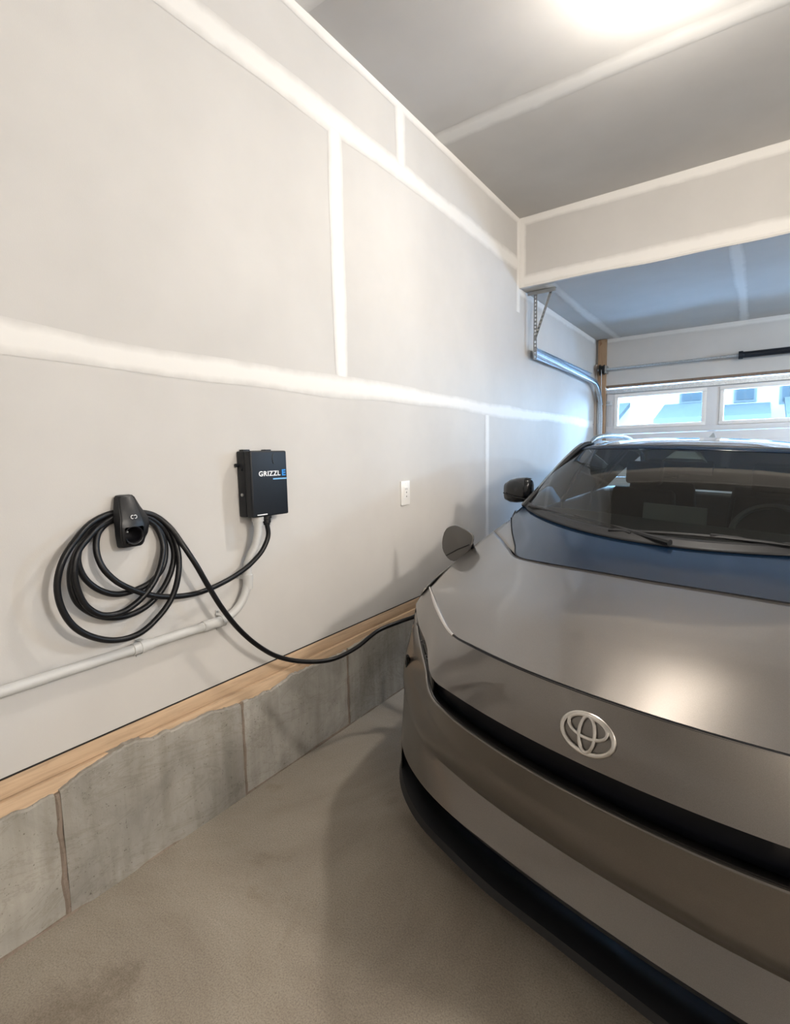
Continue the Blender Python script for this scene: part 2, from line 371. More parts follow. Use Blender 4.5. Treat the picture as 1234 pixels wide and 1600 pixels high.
wr = struct('wall_right', 'right garage wall, taped drywall'); 
for k in range(3): panel(wr, (XR, YB, .0 if k == 0 else ZB+1.22*(k-1+0)+1.22*0), (XR+.016, YG, ZB+1.22*k)) if k else panel(wr, (XR, YB, 0), (XR+.016, YG, ZB-G))
panel(wr, (XR, YB, ZB+2.44), (XR+.016, YS, ZC)); MB().box((XR+.017, YB, 0), (XR+.12, YG, ZC+.1)).build('framing', dark_gap, wr)
tape(wr, 1, 2, YB, YG, ZT2, .12, (0, XR, -1), seed=41); tape(wr, 1, 2, YB, YS, ZT1, .12, (0, XR, -1), seed=42)
wb = struct('wall_back', 'rear garage wall of taped drywall')
panel(wb, (0, YB-.016, 0), (1.9, YB, ZC)); panel(wb, (1.903, YB-.016, 0), (XR, YB, ZC)); MB().box((-.1, YB-.12, 0), (XR+.1, YB-.017, ZC+.1)).build('framing', dark_gap, wb)
tape(wb, 0, 2, 0, XR, ZT2, .12, (1, YB, 1), seed=43); tape(wb, 0, 2, 0, XR, ZT1, .12, (1, YB, 1), seed=44)
# person door in the rear wall (behind the camera, only ever reflected)

# overhead door ----------------------------------------------------
YD = YG+.045
gd = empty('door_1'); tag(gd, 'white sectional overhead garage door with two wide windows', kind='structure')
WIN = [(.262, 1.160, 1.705, 2.045), (1.372, 2.270, 1.705, 2.045)]
FR = .042
sect = [(0.01, .535), (.540, 1.065), (1.070, 1.595), (1.600, ZD-.02)]
for i, (z0, z1) in enumerate(sect):
    mb = MB()
    if i < 3:
        mb.box((XD0, YD, z0), (XD1, YD+.045, z1))
        mb.box((XD0+.14, YD-.006, z0+.09), (1.24, YD+.01, z1-.09)).box((1.40, YD-.006, z0+.09), (XD1-.14, YD+.01, z1-.09))
    else:
        xs = [XD0, WIN[0][0]-FR, WIN[0][1]+FR, WIN[1][0]-FR, WIN[1][1]+FR, XD1]
        mb.box((XD0, YD, z0), (XD1, YD+.045, WIN[0][2]-FR)).box((XD0, YD, WIN[0][3]+FR), (XD1, YD+.045, z1))
        for a, b_ in ((0, 1), (2, 3), (4, 5)): mb.box((xs[a], YD, WIN[0][2]-FR), (xs[b_], YD+.045, WIN[0][3]+FR))
    mb.build('door_panel', doorwhite, gd, bevel=.003)
for (x0, x1, z0, z1) in WIN:
    mb = MB()
    for a, b_ in (((x0-FR, YD-.012, z0-FR), (x1+FR, YD+.05, z0)), ((x0-FR, YD-.012, z1), (x1+FR, YD+.05, z1+FR)),
                  ((x0-FR, YD-.012, z0), (x0, YD+.05, z1)), ((x1, YD-.012, z0), (x1+FR, YD+.05, z1))): mb.box(a, b_)
    f = mb.build('window_frame', white_pl, gd, bevel=.004)
    MB().box((x0-.004, YD+.018, z0-.004), (x1+.004, YD+.024, z1+.004)).build('pane', door_glass, f)
MB().box((XD0+.01, YD-.035, 2.105), (XD1-.01, YD, 2.118)).box((XD0+.01, YD-.040, 2.10), (XD1-.01, YD-.034, 2.150)).box((XD0+.01, YD-.035, 2.138), (XD1-.01, YD, 2.150)).build('top_strut', steel, gd)
for z in (.3, .8, 1.33, 1.85):
    MB().box((XD0+.004, YD-.006, z-.15), (XD0+.075, YD, z+.15)).build('end_stile', mat('stile_grey_%d' % int(z*10), (.5, .52, .55), .4), gd, bevel=.002)
for z in (.54, 1.07, 1.60, 1.985):
    h = MB().box((XD0+.0, YD-.03, z-.03), (XD0+.085, YD-.006, z+.03)).build('hinge', steel, gd, bevel=.004)
    MB().tube([(XD0-.035, YD-.028, z), (XD0+.06, YD-.028, z)], .006, 8).tube([(XD0-.035, YD-.028, z), (XD0-.022, YD-.028, z)], .022, 14).build('roller', steel_dull, h, smooth=True)

# torsion shaft, drum and spring -----------------------------------
ts = empty('torsion_assembly', (1.3, YG-.09, 2.375)); tag(ts, 'torsion bar with black coil spring above the overhead door', 'spring')
yS = YG-.09
MB().tube([(.045, yS, 2.385), (2.60, yS, 2.385)], .0128, 14).build('shaft', steel, ts, smooth=True)
mb = MB().tube([(1.50, yS, 2.385), (1.52, yS, 2.385), (1.521, yS, 2.385), (2.25, yS, 2.385)], [.040, .040, .030, .030], 16)
mb.build('spring_core', springm, ts, smooth=True)
coil = [(1.53+.71*i/900, yS+.031*math.cos(i*.45), 2.385+.031*math.sin(i*.45)) for i in range(0, 900)]
MB().tube(coil, .0042, 5).build('coil', springm, ts, smooth=True)
MB().tube([(1.49, yS, 2.385), (1.53, yS, 2.385)], .043, 16).build('winding_cone', springm, ts, smooth=True)
dr = MB().tube([(.068, yS, 2.385), (.075, yS, 2.385), (.076, yS, 2.385), (.115, yS, 2.385), (.116, yS, 2.385), (.124, yS, 2.385)], [.066, .066, .052, .048, .060, .060], 22).build('cable_drum', black_pl, ts, smooth=True)
MB().box((.130, yS-.03, 2.34), (.15, YG-.003, 2.43)).build('bearing_plate', steel_dull, ts, bevel=.003)
MB().tube([(.098, yS-.05, 2.38), (.094, YG-.035, 1.2), (.094, YG-.03, .1)], .0028, 6).build('lift_cable', steel_dull, ts, smooth=True)

# door track --------------------------------------------------------
def bend_path(xt):
    pts = [(xt, YG-.03, 0.02), (xt, YG-.03, 1.0), (xt, YG-.03, 1.72)]
    rad = .42; cy, cz = YG-.03-rad, 1.80
    for k in range(0, 19):
        a = math.radians(90*k/18*.97); pts.append((xt, cy+rad*math.cos(a), cz+rad*math.sin(a)))
    pts.append((xt, 4.46, 2.262)); return pts
tr = empty('door_track', (.08, 6.5, 0)); tag(tr, 'galvanised curved door track along the left wall', 'track')
def channel(pts, name, parent, mat_, prof):
    vs = []; fs = []; P = [Vector(p) for p in pts]; N = len(P); K = len(prof)
    for i, p in enumerate(P):
        t = (P[min(i+1, N-1)]-P[max(i-1, 0)]).normalized(); a = Vector((1, 0, 0)); b_ = t.cross(a).normalized()
        for (q, s_) in prof: vs.append(p+a*q+b_*s_)
    for i in range(N-1):
        for k in range(K): k2 = (k+1) % K; fs.append((i*K+k, i*K+k2, (i+1)*K+k2, (i+1)*K+k))
    o = finish(name, vs, fs, mat_, parent)
    return o
CH = [(-.012, -.026), (.026, -.026), (.030, -.020), (.026, -.022), (-.009, -.022), (-.009, .022), (.026, .022), (.030, .020), (.026, .026), (-.012, .026)]
channel(bend_path(.072), 'rail', tr, steel, CH)
MB().box((.050, 4.50, 2.215), (.056, YG-.48, 2.30)).box((.050, 4.50, 2.296), (.085, YG-.48, 2.300)).build('stiffener_angle', steel, tr)
MB().box((.035, YG-.05, .2), (.058, YG-.006, 2.0)).build('track_bracket', steel_dull, tr)
hg = empty('track_hanger', (.08, 4.44, 2.5)); tag(hg, 'triangular perforated steel hanger holding the track end under the bulkhead', 'bracket')
def punched(p, q, wname, parent, w=.032):
    p, q = Vector(p), Vector(q); d = (q-p); L = d.length; d.normalize(); side = d.cross(Vector((0, 1, 0))).normalized()
    mb = MB(); n_ = int(L/.03); hw = .006
    mb.bar(p-side*(w/2-.006), q-side*(w/2-.006), .012, .003, (0, 1, 0)); mb.bar(p+side*(w/2-.006), q+side*(w/2-.006), .012, .003, (0, 1, 0))
    for i in range(n_+1):
        c_ = p+d*(L*i/max(n_, 1)); mb.bar(c_-d*.007, c_+d*.007, w-.01, .003, (0, 1, 0))
    mb.add([p-side*w/2+Vector((0, .0, 0)), q-side*w/2, q-side*w/2+Vector((0, .03, 0)), p-side*w/2+Vector((0, .03, 0))], [(0, 1, 2, 3), (3, 2, 1, 0)])
    return mb.build(wname, steel_dull, parent)
punched((.085, 4.44, ZL-.005), (.085, 4.44, 2.20), 'vertical_angle', hg)
punched((.225, 4.435, ZL-.01), (.085, 4.435, 2.36), 'diagonal_brace', hg, .024)
MB().box((.02, 4.425, ZL-.004), (.26, 4.46, ZL-.001)).box((.02, 4.425, ZL-.034), (.26, 4.428, ZL-.001)).build('ceiling_angle', steel_dull, hg)
for z in (2.235, 2.28): MB().tube([(.085, 4.43, z), (.085, 4.455, z)], .010, 6).build('bolt', steel_dull, hg)

# ------------------------------------------------------------------ outside
stucco = mat('white_stucco', (.05, .05, .05), .9, spec=0); shingle = mat('grey_shingles', (.27, .36, .39), .9, spec=0)
setc(shingle, ramp(shingle, noise(shingle, 6, 5, .7), [(.3, (.0115, .0118, .0105)), (.7, (.0150, .0150, .0135))]))
hwin = mat('far_window_glass', (.008, .009, .009), .3, spec=0); trimw = mat('far_trim', (.015, .015, .014), .7, spec=0)
ap = MB().box((-30, YG+.26, -.22), (30, 60, -.06)).build('driveway', mat('driveway_concrete', (.80, .80, .80), .9)); tag(ap, kind='structure')
def house(name, label, x0, x1, y, zt, gables, roofs, wins):
    h = empty(name, ((x0+x1)/2, y, 0)); tag(h, label, 'house')
    MB().box((x0, y, -.06), (x1, y+7, zt)).build('wall', stucco, h)
    for (a, b_, zl, zh) in roofs:      # low sloped porch roofs facing us
        MB().prism([(y-2.2, zl), (y, zh), (y, zh-.15), (y-2.2, zl-.15)], 0, a, b_).build('roof', shingle, h)
        MB().box((a, y-2.25, zl-.2), (b_, y-2.15, zl+.02)).build('gutter', trimw, h)
    for (a, b_, zl, zh) in gables:
        mb = MB(); mb.prism([(a, zl), ((a+b_)/2, zh), (b_, zl)], 1, y-.6, y+6); mb.build('gable', shingle, h)
    for (a, b_, zl, zh) in wins:
        f = MB().box((a-.08, y-.06, zl-.08), (b_+.08, y-.005, zh+.08)).build('window', trimw, h)
        MB().box((a, y-.08, zl), ((a+b_)/2-.02, y-.055, zh)).box(((a+b_)/2+.02, y-.08, zl), (b_, y-.055, zh)).build('pane', hwin, f)
house('townhouse', 'white house with grey porch roof seen through the left door window', -8, .35, 20, 7.0, [], [(-.95, .32, 2.35, 2.95), (-3.4, -2.05, 2.4, 3.1)], [(-.42, .12, 3.02, 3.6)])
house('townhouse', 'white house with grey shingled lean-to seen through the right door window', .55, 7.5, 20.5, 7.0, [], [(.62, 2.0, 2.35, 2.85), (2.35, 3.8, 2.3, 3.0)], [(1.10, 1.55, 2.98, 3.5), (2.30, 2.95, 2.85, 3.5)])

# ------------------------------------------------------------------ ceiling lamp (just above the frame)
cl = empty('ceiling_lamp', (LAMP.x, LAMP.y, ZC)); tag(cl, 'bare bulb in a porcelain holder on the ceiling', 'lamp')
MB().tube([(LAMP.x, LAMP.y, ZC), (LAMP.x, LAMP.y, ZC-.012), (LAMP.x, LAMP.y, ZC-.03), (LAMP.x, LAMP.y, ZC-.045)], [.055, .055, .038, .026], 24).build('lamp_holder', white_pl, cl, smooth=True)
bulbm = mat('lit_bulb', (1, .9, .8), .4, emis=(1, .86, .7), es=9)
bulb = MB().tube([(LAMP.x, LAMP.y, ZC-.04-a) for a in (0, .01, .025, .045, .06, .075, .088, .096, .1)], [.013, .014, .020, .029, .031, .029, .021, .011, .002], 20).build('bulb', bulbm, cl, smooth=True)
bulb.visible_shadow = True

# ------------------------------------------------------------------ charging box
BX0, BY0, BY1, BZ0, BZ1 = .0, 1.315, 1.502, 1.156, 1.417
BD = .086
eb = empty('charging_box', (0, 1.41, 1.156)); tag(eb, 'black wall-mounted electric car charging box with white and blue lettering', 'charger')
MB().box((.001, BY0, BZ0), (.046, BY1, BZ1)).build('back_shell', black_box, eb, bevel=.006, seg=3)
MB().box((.048, BY0-.001, BZ0-.001), (BD, BY1+.001, BZ1+.001)).build('front_cover', black_box, eb, bevel=.008, seg=3)
MB().box((.044, BY0+.004, BZ0+.004), (.050, BY1-.004, BZ1-.004)).build('seal', rubber, eb)
for y in (1.345, 1.455):
    MB().box((.002, y-.016, BZ1-.004), (.030, y+.016, BZ1+.007)).build('mounting_ear', black_box, eb, bevel=.003)
for z in (1.345, 1.245):
    s_ = MB().tube([(.030, BY0-.001, z), (.030, BY0-.006, z)], .0065, 12).build('side_screw', steel_dull if z < 1.3 else black_box, eb, smooth=True)
MB().tube([(.010, BY0-.001, 1.362), (.010, BY0-.014, 1.362)], .007, 12).build('side_knob', black_box, eb, smooth=True)
# embossed curved mark at the top of the cover
arc = [(BD+.0006, 1.440+.016*math.cos(a), 1.385+.024*math.sin(a)) for a in [math.radians(115+k*10) for k in range(13)]]
MB().tube(arc, .0013, 6).build('embossed_arc', black_pl, eb, smooth=True)
def text_mesh(body, size, mat_, name, parent, origin, right, upv, depth=.0006, align='LEFT', xs=1.0, bold=0.0, fit=None):
    cu = bpy.data.curves.new(name, 'FONT'); cu.body = body; cu.size = size; cu.extrude = depth; cu.align_x = align; cu.offset = bold; cu.resolution_u = 3; cu.space_character = 1.12
    o = bpy.data.objects.new(name, cu); COL.objects.link(o); bpy.context.view_layer.update()
    me = bpy.data.meshes.new_from_object(o); bpy.data.objects.remove(o)
    if fit:
        x_ = [v.co.x for v in me.vertices]; y_ = [v.co.y for v in me.vertices]; x0_ = min(x_); y0_ = min(y_)
        for v in me.vertices: v.co.x = (v.co.x-x0_)*fit[0]/(max(x_)-x0_); v.co.y = (v.co.y-y0_)*fit[1]/(max(y_)-y0_)
    right = Vector(right); upv = Vector(upv); nn = right.cross(upv); off = world_loc(parent)
    for v in me.vertices: v.co = Vector(origin)+right*v.co.x*xs+upv*v.co.y+nn*v.co.z-off
    me.materials.clear(); me.materials.append(mat_); me.update()
    return link(bpy.data.objects.new(name, me), parent)
text_mesh('GRIZZL', .0285, print_white, 'lettering', eb, (BD+.0012, 1.351, 1.3165), (0, 1, 0), (0, 0, 1), bold=.0006, fit=(.112, .0205))
text_mesh('E', .034, print_blue, 'lettering', eb, (BD+.0012, 1.472, 1.3155), (0, 1, 0), (0, 0, 1), bold=.0013, fit=(.020, .0255))
MB().box((BD, 1.424, 1.3010), (BD+.0015, 1.497, 1.3068)).build('blue_underline', print_pale, eb)
MB().box((BD, 1.335, BZ0+.006), (BD+.0018, 1.385, BZ0+.010)).build('rating_label', print_white, eb)
gy, gx = 1.405, .058
MB().tube([(gx, gy, BZ0+.002), (gx, gy, BZ0-.012), (gx, gy, BZ0-.013), (gx, gy, BZ0-.030), (gx, gy, BZ0-.031), (gx, gy, BZ0-.040)], [.021, .021, .017, .017, .0135, .0125], 12).build('cable_gland', black_pl, eb, smooth=True, angle=50)

# ------------------------------------------------------------------ connector holster
hl = empty('connector_holster', (0, .865, 1.19)); tag(hl, 'black plastic wall holster with the charging cable coiled around it', 'holster')
def hring(pts): return [Vector(p) for p in pts]
# rows top -> bottom; each row: points across from near side (small y) to far side
rows = []
def hrow(z, yl, yr, ym0, ym1, xf, xs_): rows.append([(0.0, yl+.018, z), (xs_, yl, z), (xf-.004, ym0-.004, z), (xf, ym0+.006, z), (xf, ym1-.006, z), (xf-.004, ym1+.004, z), (xs_, yr, z), (0.0, yr-.018, z)])
for h_ in ((1.279, .828, .880, .838, .872, .020, .010), (1.275, .822, .884, .834, .876, .034, .014), (1.240, .814, .902, .826, .880, .050, .022), (1.205, .807, .920, .822, .884, .062, .032),
           (1.190, .806, .922, .818, .886, .066, .036), (1.178, .806, .921, .817, .890, .067, .038), (1.150, .806, .914, .817, .889, .065, .038), (1.124, .810, .900, .822, .884, .060, .034), (1.112, .813, .893, .825, .880, .054, .030)): hrow(*h_)
vs = [p for r_ in rows for p in r_]; K = 8; fs = []
for i in range(len(rows)-1):
    for k in range(K-1):
        if 5 <= i and k == 3 and i < 8 and i != 7: continue
        if 5 <= i < 7 and k in (2, 4): pass
        fs.append((i*K+k, (i+1)*K+k, (i+1)*K+k+1, i*K+k+1))
fs.append(tuple(range(K))); fs.append(tuple(reversed(range(len(rows)*K-K, len(rows)*K))))
hb = finish('housing', vs, fs, black_pl, hl)
bm = bmesh.new(); bm.from_mesh(hb.data); bmesh.ops.recalc_face_normals(bm, faces=bm.faces)
bmesh.ops.bevel(bm, geom=[e for e in bm.edges if len(e.link_faces) == 2 and e.calc_face_angle(0) > .3], offset=.0028, segments=2, affect='EDGES')
bm.to_mesh(hb.data); bm.free(); hb.data.polygons.foreach_set('use_smooth', [True]*len(hb.data.polygons)); hb.data.set_sharp_from_angle(angle=math.radians(35))
# round socket: rim + dark bore
def ring_pts(c, ry, rz, x, n=24, flat=0):
    return [(x, c[0]+ry*math.cos(2*math.pi*k/n), c[1]+rz*math.sin(2*math.pi*k/n)) for k in range(n)]
cy_, cz_ = .8535, 1.151
vs = []; n_ = 24
for (ry, rz, x) in ((.031, .029, .0635), (.029, .027, .0650), (.026, .024, .054), (.023, .022, .008)): vs += ring_pts((cy_, cz_), ry, rz, x, n_)
fs = [(i*n_+k, i*n_+(k+1) % n_, (i+1)*n_+(k+1) % n_, (i+1)*n_+k) for i in range(3) for k in range(n_)]; fs.append(tuple(3*n_+k for k in range(n_)))
finish('socket', vs, fs, black_in, hl, True)
lipc = [(.0640-.0*k, cy_+.029*math.cos(math.radians(200+k*14)), cz_+.030*math.sin(math.radians(200+k*14))) for k in range(11)]
MB().tube(lipc, .0022, 8).build('socket_rim', black_pl, hl, smooth=True)
MB().tube([(.020, cy_-.004, cz_+.008), (.030, cy_-.004, cz_+.008)], .003, 8).build('socket_screw', steel_dull, hl, smooth=True)
MB().tube([(.0640, .851+.0045*math.cos(a), 1.2095+.0055*math.sin(a)) for a in [math.radians(50+k*26) for k in range(11)]], .0011, 6).tube([(.0640, .861+.0045*math.cos(a), 1.2095+.0055*math.sin(a)) for a in [math.radians(-120+k*26) for k in range(11)]], .0011, 6).build('printed_mark', print_white, hl)

# ------------------------------------------------------------------ conduit
cdm = empty('electrical_conduit', (.03, .5, .765)); tag(cdm, 'grey plastic conduit rising along the wall to the charging box', 'conduit')
cpts = [(.030, YB+.05, .768), (.030, 0, .768), (.030, .8, .768), (.030, 1.15, .768)]+[(.030, 1.17+.145*math.sin(a), .913-.145*math.cos(a)) for a in [math.radians(9*k) for k in range(1, 11)]]+\
       [(.030, 1.315, .93), (.031, 1.318, .965), (.037, 1.332, 1.00), (.048, 1.352, 1.045), (.052, 1.362, 1.09), (.052, 1.364, 1.155)]
MB().tube(cpts[:6]+cpts[6:], .0165, 20).build('pipe', pvc, cdm, smooth=True)
for a, b_ in (((.030, 1.10, .768), (.030, 1.195, .768)), ((.030, 1.315, .865), (.030, 1.316, .925)), ((.030, .835, .768), (.030, .90, .768))):
    a, b_ = Vector(a), Vector(b_); MB().tube([a, a+(b_-a)*.02, a+(b_-a)*.98, b_], [.0175, .0198, .0198, .0175], 20).build('coupling', pvc, cdm, smooth=True)
MB().tube([(.052, 1.364, 1.155), (.052, 1.364, 1.135), (.052, 1.364, 1.134), (.052, 1.364, 1.118)], [.024, .024, .020, .020], 16).build('box_connector', pvc, cdm, smooth=True)
def strap(c, d, name='strap'):
    c, d = Vector(c), Vector(d).normalized(); s_ = Vector((1, 0, 0)).cross(d); mb = MB(); prof = []
    for k in range(0, 13):
        a = math.pi*k/12; prof.append(c+s_*(.0195*math.cos(a))+Vector((.0195*math.sin(a), 0, 0)))
    prof = [c+s_*.040-Vector((c.x-.002, 0, 0)), c+s_*.021-Vector((c.x-.002, 0, 0))]+prof+[c-s_*.021-Vector((c.x-.002, 0, 0)), c-s_*.040-Vector((c.x-.002, 0, 0))]
    vs = []; N = len(prof)
    for off in (-.008, .008):
        for sc_ in (0, .0025):
            for p in prof:
                o_ = (p-c); o_.x = max(o_.x, -.02); nrm = Vector((max(p.x-c.x, 0), 0, 0))+s_*(p-c).dot(s_); nrm = nrm.normalized() if nrm.length > .001 else Vector((1, 0, 0))
                if p.x < .004: nrm = Vector((1, 0, 0))
                vs.append(p+d*off+nrm*sc_)
    fs = []
    for i in range(N-1):
        fs += [(i, i+1, N*2+i+1, N*2+i), (N+i, N*3+i, N*3+i+1, N+i+1), (i, N+i, N+i+1, i+1), (2*N+i, 2*N+i+1, 3*N+i+1, 3*N+i)]
    o = finish(name, vs, fs, pvc, cdm)
    hd = MB().tube([c+s_*.032+Vector((.004-c.x, 0, 0)), c+s_*.032+Vector((.0085-c.x, 0, 0))], .005, 8).build('strap_screw', steel_dull, o, smooth=True)
    return o
strap((.030, .868, .768), (0, 1, 0)); strap((.030, 1.185, .768), (0, 1, 0)); strap((.030, 1.316, .915), (0, 0, 1)); strap((.030, -.6, .768), (0, 1, 0))

# ------------------------------------------------------------------ outlet
ol = empty('wall_outlet', (0, 2.507, 1.168)); tag(ol, 'white wall outlet with a rectangular cover plate', 'outlet')
oy, oz = 2.507, 1.168
MB().box((.0005, oy-.046, oz-.071), (.0075, oy+.046, oz+.071)).build('cover_plate', white_pl, ol, bevel=.003)
MB().box((.007, oy-.019, oz-.036), (.0105, oy+.019, oz+.036)).build('receptacle', white_pl, ol, bevel=.0015)
for dz in (-.020, .004):
    MB().tube([(.0104, oy+.004, oz+dz), (.0112, oy+.004, oz+dz)], .0042, 12).build('socket_hole', grey_hole, ol)
for dy in (-.007, .009):
    MB().box((.0104, oy+dy-.0016, oz+.018), (.0111, oy+dy+.0016, oz+.030)).build('slot', grey_hole, ol)
for dz in (-.056, .056): MB().tube([(.0073, oy, oz+dz), (.0085, oy, oz+dz)], .003, 8).build('plate_screw', white_pl, ol)

# ------------------------------------------------------------------ charging cable (traced, each strand at its own distance from the wall)
CABLE_END = (.475, 2.075, .70)
def zc(u_, v_): return (60+u_*.3404, 680+v_*.3404)
strands = []
def smst0(d): t = min(1, max(0, (d-30)/75)); return t*t*(3-2*t)
def st(pts, x0, x1=None, crop=True):
    x1 = x0 if x1 is None else x1; N = len(pts)
    for i, q in enumerate(pts):
        px, py = zc(*q) if crop else q
        xx = x0+(x1-x0)*i/(N-1); ff = smst0(math.hypot((px-205)/1.15, (py-812)*1.0)); xx = .013+(xx-.013)*ff if crop else xx
        strands.append(back(px, py, 0, xx))
# from the box gland down and left, to the coil
strands.append(Vector((gx, gy, BZ0-.036)))
st([(1055, 455), (1035, 515), (985, 580), (910, 640), (830, 685), (740, 722), (640, 740), (540, 738), (440, 712), (350, 665), (290, 600), (265, 520), (275, 450), (320, 400)], .060, .050)
st([(420, 372), (510, 395), (565, 450), (583, 530), (568, 610), (520, 670), (440, 712), (360, 730), (270, 705), (205, 645), (180, 570), (200, 490), (262, 425), (330, 390)], .040, .034)
st([(430, 368), (520, 385), (590, 450), (622, 540), (610, 620), (560, 720), (490, 790), (420, 825), (330, 838), (240, 815), (180, 770), (150, 700), (148, 620), (180, 530), (240, 450), (325, 398)], .030, .050)
st([(430, 372), (530, 410), (570, 490), (565, 580), (520, 690), (450, 770), (370, 818), (290, 825), (225, 790), (180, 710), (165, 620), (180, 540), (230, 470), (290, 410), (345, 375)], .052, .062)
st([(440, 358), (530, 370), (600, 430), (640, 530), (642, 640), (610, 750), (550, 835), (460, 912), (370, 940), (260, 930), (165, 880), (105, 790), (86, 690), (110, 580), (175, 475), (255, 395), (340, 358)], .060, .070)
st([(430, 352), (530, 368), (600, 420), (660, 500), (720, 590), (775, 685), (840, 790), (920, 890), (1010, 968), (1110, 1020)], .075, .100)
st([(480, 1034), (520, 1030), (555, 1013), (590, 986), (626, 971)], .14, .33, crop=False)
strands += [Vector((.40, 2.02, .628)), Vector(CABLE_END)]
cab = catmull(strands, 900)
cab_o = MB().tube(cab, .0098, 10).build('charging_cable', rubber, smooth=True)
tag(cab_o, 'thick black charging cable looped in a coil and running to the car', 'cable')

# ------------------------------------------------------------------ car
# car space: u sideways (minus = wall side), v back from the nose, z up; the car stands slightly askew in its bay
CX, CY = 1.43, .98
def smst(a, b_, t): t = min(1, max(0, (t-a)/(b_-a))); return t*t*(3-2*t)
def car(u, v, z):
    t = -.24+.14*smst(1.6, 4.5, v); c = 1/math.sqrt(1+t*t)
    return Vector((CX+u*c, CY+v+u*c*t, z-.05*smst(.6, 1.8, v)*smst(.4, .9, z)*u))
auto = empty('car', (1.43, 3.2, 0)); tag(auto, 'dark warm-grey metallic car parked nose first, charge flap open', 'car')
def cbuild(name, V, F, m, parent=None, smooth=True, thick=0, angle=32, off=-1, bev=0):
    o = finish(name, [car(*v) for v in V], F, m, parent or auto, False)
    bm = bmesh.new(); bm.from_mesh(o.data); bmesh.ops.remove_doubles(bm, verts=bm.verts, dist=.0002)
    bmesh.ops.recalc_face_normals(bm, faces=bm.faces)
    # open sheets: outward means away from the cabin centre
    cen = car(0, 2.2, .6)-world_loc(parent or auto)
    if any(len(e.link_faces) == 1 for e in bm.edges):
        if sum(f.normal.dot(f.calc_center_median()-cen)*f.calc_area() for f in bm.faces) < 0: bmesh.ops.reverse_faces(bm, faces=bm.faces)
    bm.to_mesh(o.data); bm.free()
    if smooth:
        o.data.polygons.foreach_set('use_smooth', [True]*len(o.data.polygons)); o.data.set_sharp_from_angle(angle=math.radians(angle))
    if thick:
        md = o.modifiers.new('thickness', 'SOLIDIFY'); md.thickness = thick; md.offset = off; md.use_rim = True
    return o
def grid(rowsP, both=True):
    """rows of half-car points (|u|, v, z) running centre -> side; returns full-width grid with u mirrored"""
    V = []; F = []
    for row in rowsP:
        left = [(-p[0], p[1], p[2]) for p in row]; 
        full = (list(reversed(left))+[(p[0], p[1], p[2]) for p in (row[1:] if abs(row[0][0]) < 1e-3 else row)]) if both else left
        V += full; K = len(full)
    for i in range(len(rowsP)-1):
        for k in range(K-1): F.append((i*K+k, i*K+k+1, (i+1)*K+k+1, (i+1)*K+k))
    return V, F
def loft(ctrl, nc, nr):
    """smooth net through control rows"""
    A = [catmull(r_, nc) for r_ in ctrl]; cols = [catmull([A[i][k] for i in range(len(A))], nr) for k in range(nc)]
    return [[tuple(cols[k][j]) for k in range(nc)] for j in range(nr)]
def linloft(r0_, r1_, nr):
    return [[tuple(Vector(a)*(1-j/(nr-1))+Vector(b_)*(j/(nr-1))) for a, b_ in zip(r0_, r1_)] for j in range(nr)]
def both_sides(fn):
    for s_ in (-1, 1): fn(s_)
NC = 40
cl17 = [(0, .165, .165), (.17, .162, .165), (.32, .160, .165), (.48, .183, .165), (.66, .222, .165), (.79, .305, .165), (.865, .41, .165), (.90, .53, .165)]
cl22 = [(0, .138, .182), (.17, .138, .182), (.30, .138, .182), (.455, .158, .182), (.64, .20, .182), (.785, .288, .182), (.872, .40, .182), (.912, .53, .182)]
cl27 = [(0, .146, .202), (.11, .146, .202), (.29, .148, .202), (.44, .166, .202), (.63, .208, .202), (.775, .296, .204), (.872, .41, .212), (.915, .53, .22)]
clD = [(0, .105, .352), (.12, .107, .352), (.28, .116, .352), (.44, .134, .350), (.60, .180, .346), (.74, .262, .340), (.86, .40, .34), (.918, .53, .34)]
clD1 = [(0, .130, .394), (.12, .1322, .394), (.28, .1422, .394), (.44, .163, .396), (.62, .215, .415), (.75, .30, .42), (.868, .42, .42), (.923, .53, .42)]
clE = [(0, .149, .432), (.12, .1516, .432), (.27, .162, .432), (.44, .185, .436), (.63, .232, .448), (.755, .315, .47), (.872, .43, .47), (.925, .53, .47)]
clE1 = [(0, .101, .56), (.12, .104, .56), (.27, .1175, .56), (.43, .145, .56), (.61, .235, .57), (.75, .335, .59), (.875, .45, .60), (.928, .53, .60)]
clF = [(0, .080, .642), (.12, .0833, .642), (.28, .098, .645), (.41, .1187, .652), (.500, .142, .663), (.63, .268, .685), (.77, .41, .712), (.885, .54, .740)]
clF2 = [(p[0], p[1]+.020, p[2]+.010) for p in clF]
clG = [(0, .052, .742), (.12, .0563, .742), (.27, .0739, .741), (.40, .100, .741), (.478, .120, .742), (.62, .265, .768), (.74, .37, .785), (.845, .49, .800)]
clH1 = [(0, .070, .806), (.12, .0765, .805), (.25, .098, .800), (.385, .1367, .792), (.485, .176, .787), (.635, .325, .805), (.745, .435, .818), (.840, .53, .828)]
clI = [(0, .105, .870), (.12, .1139, .8677), (.25, .1438, .860), (.385, .197, .8463), (.487, .252, .832), (.65, .389, .842), (.745, .487, .849), (.822, .570, .852)]
def C(ctrl, n=NC): return [tuple(p) for p in catmull(ctrl, n)]

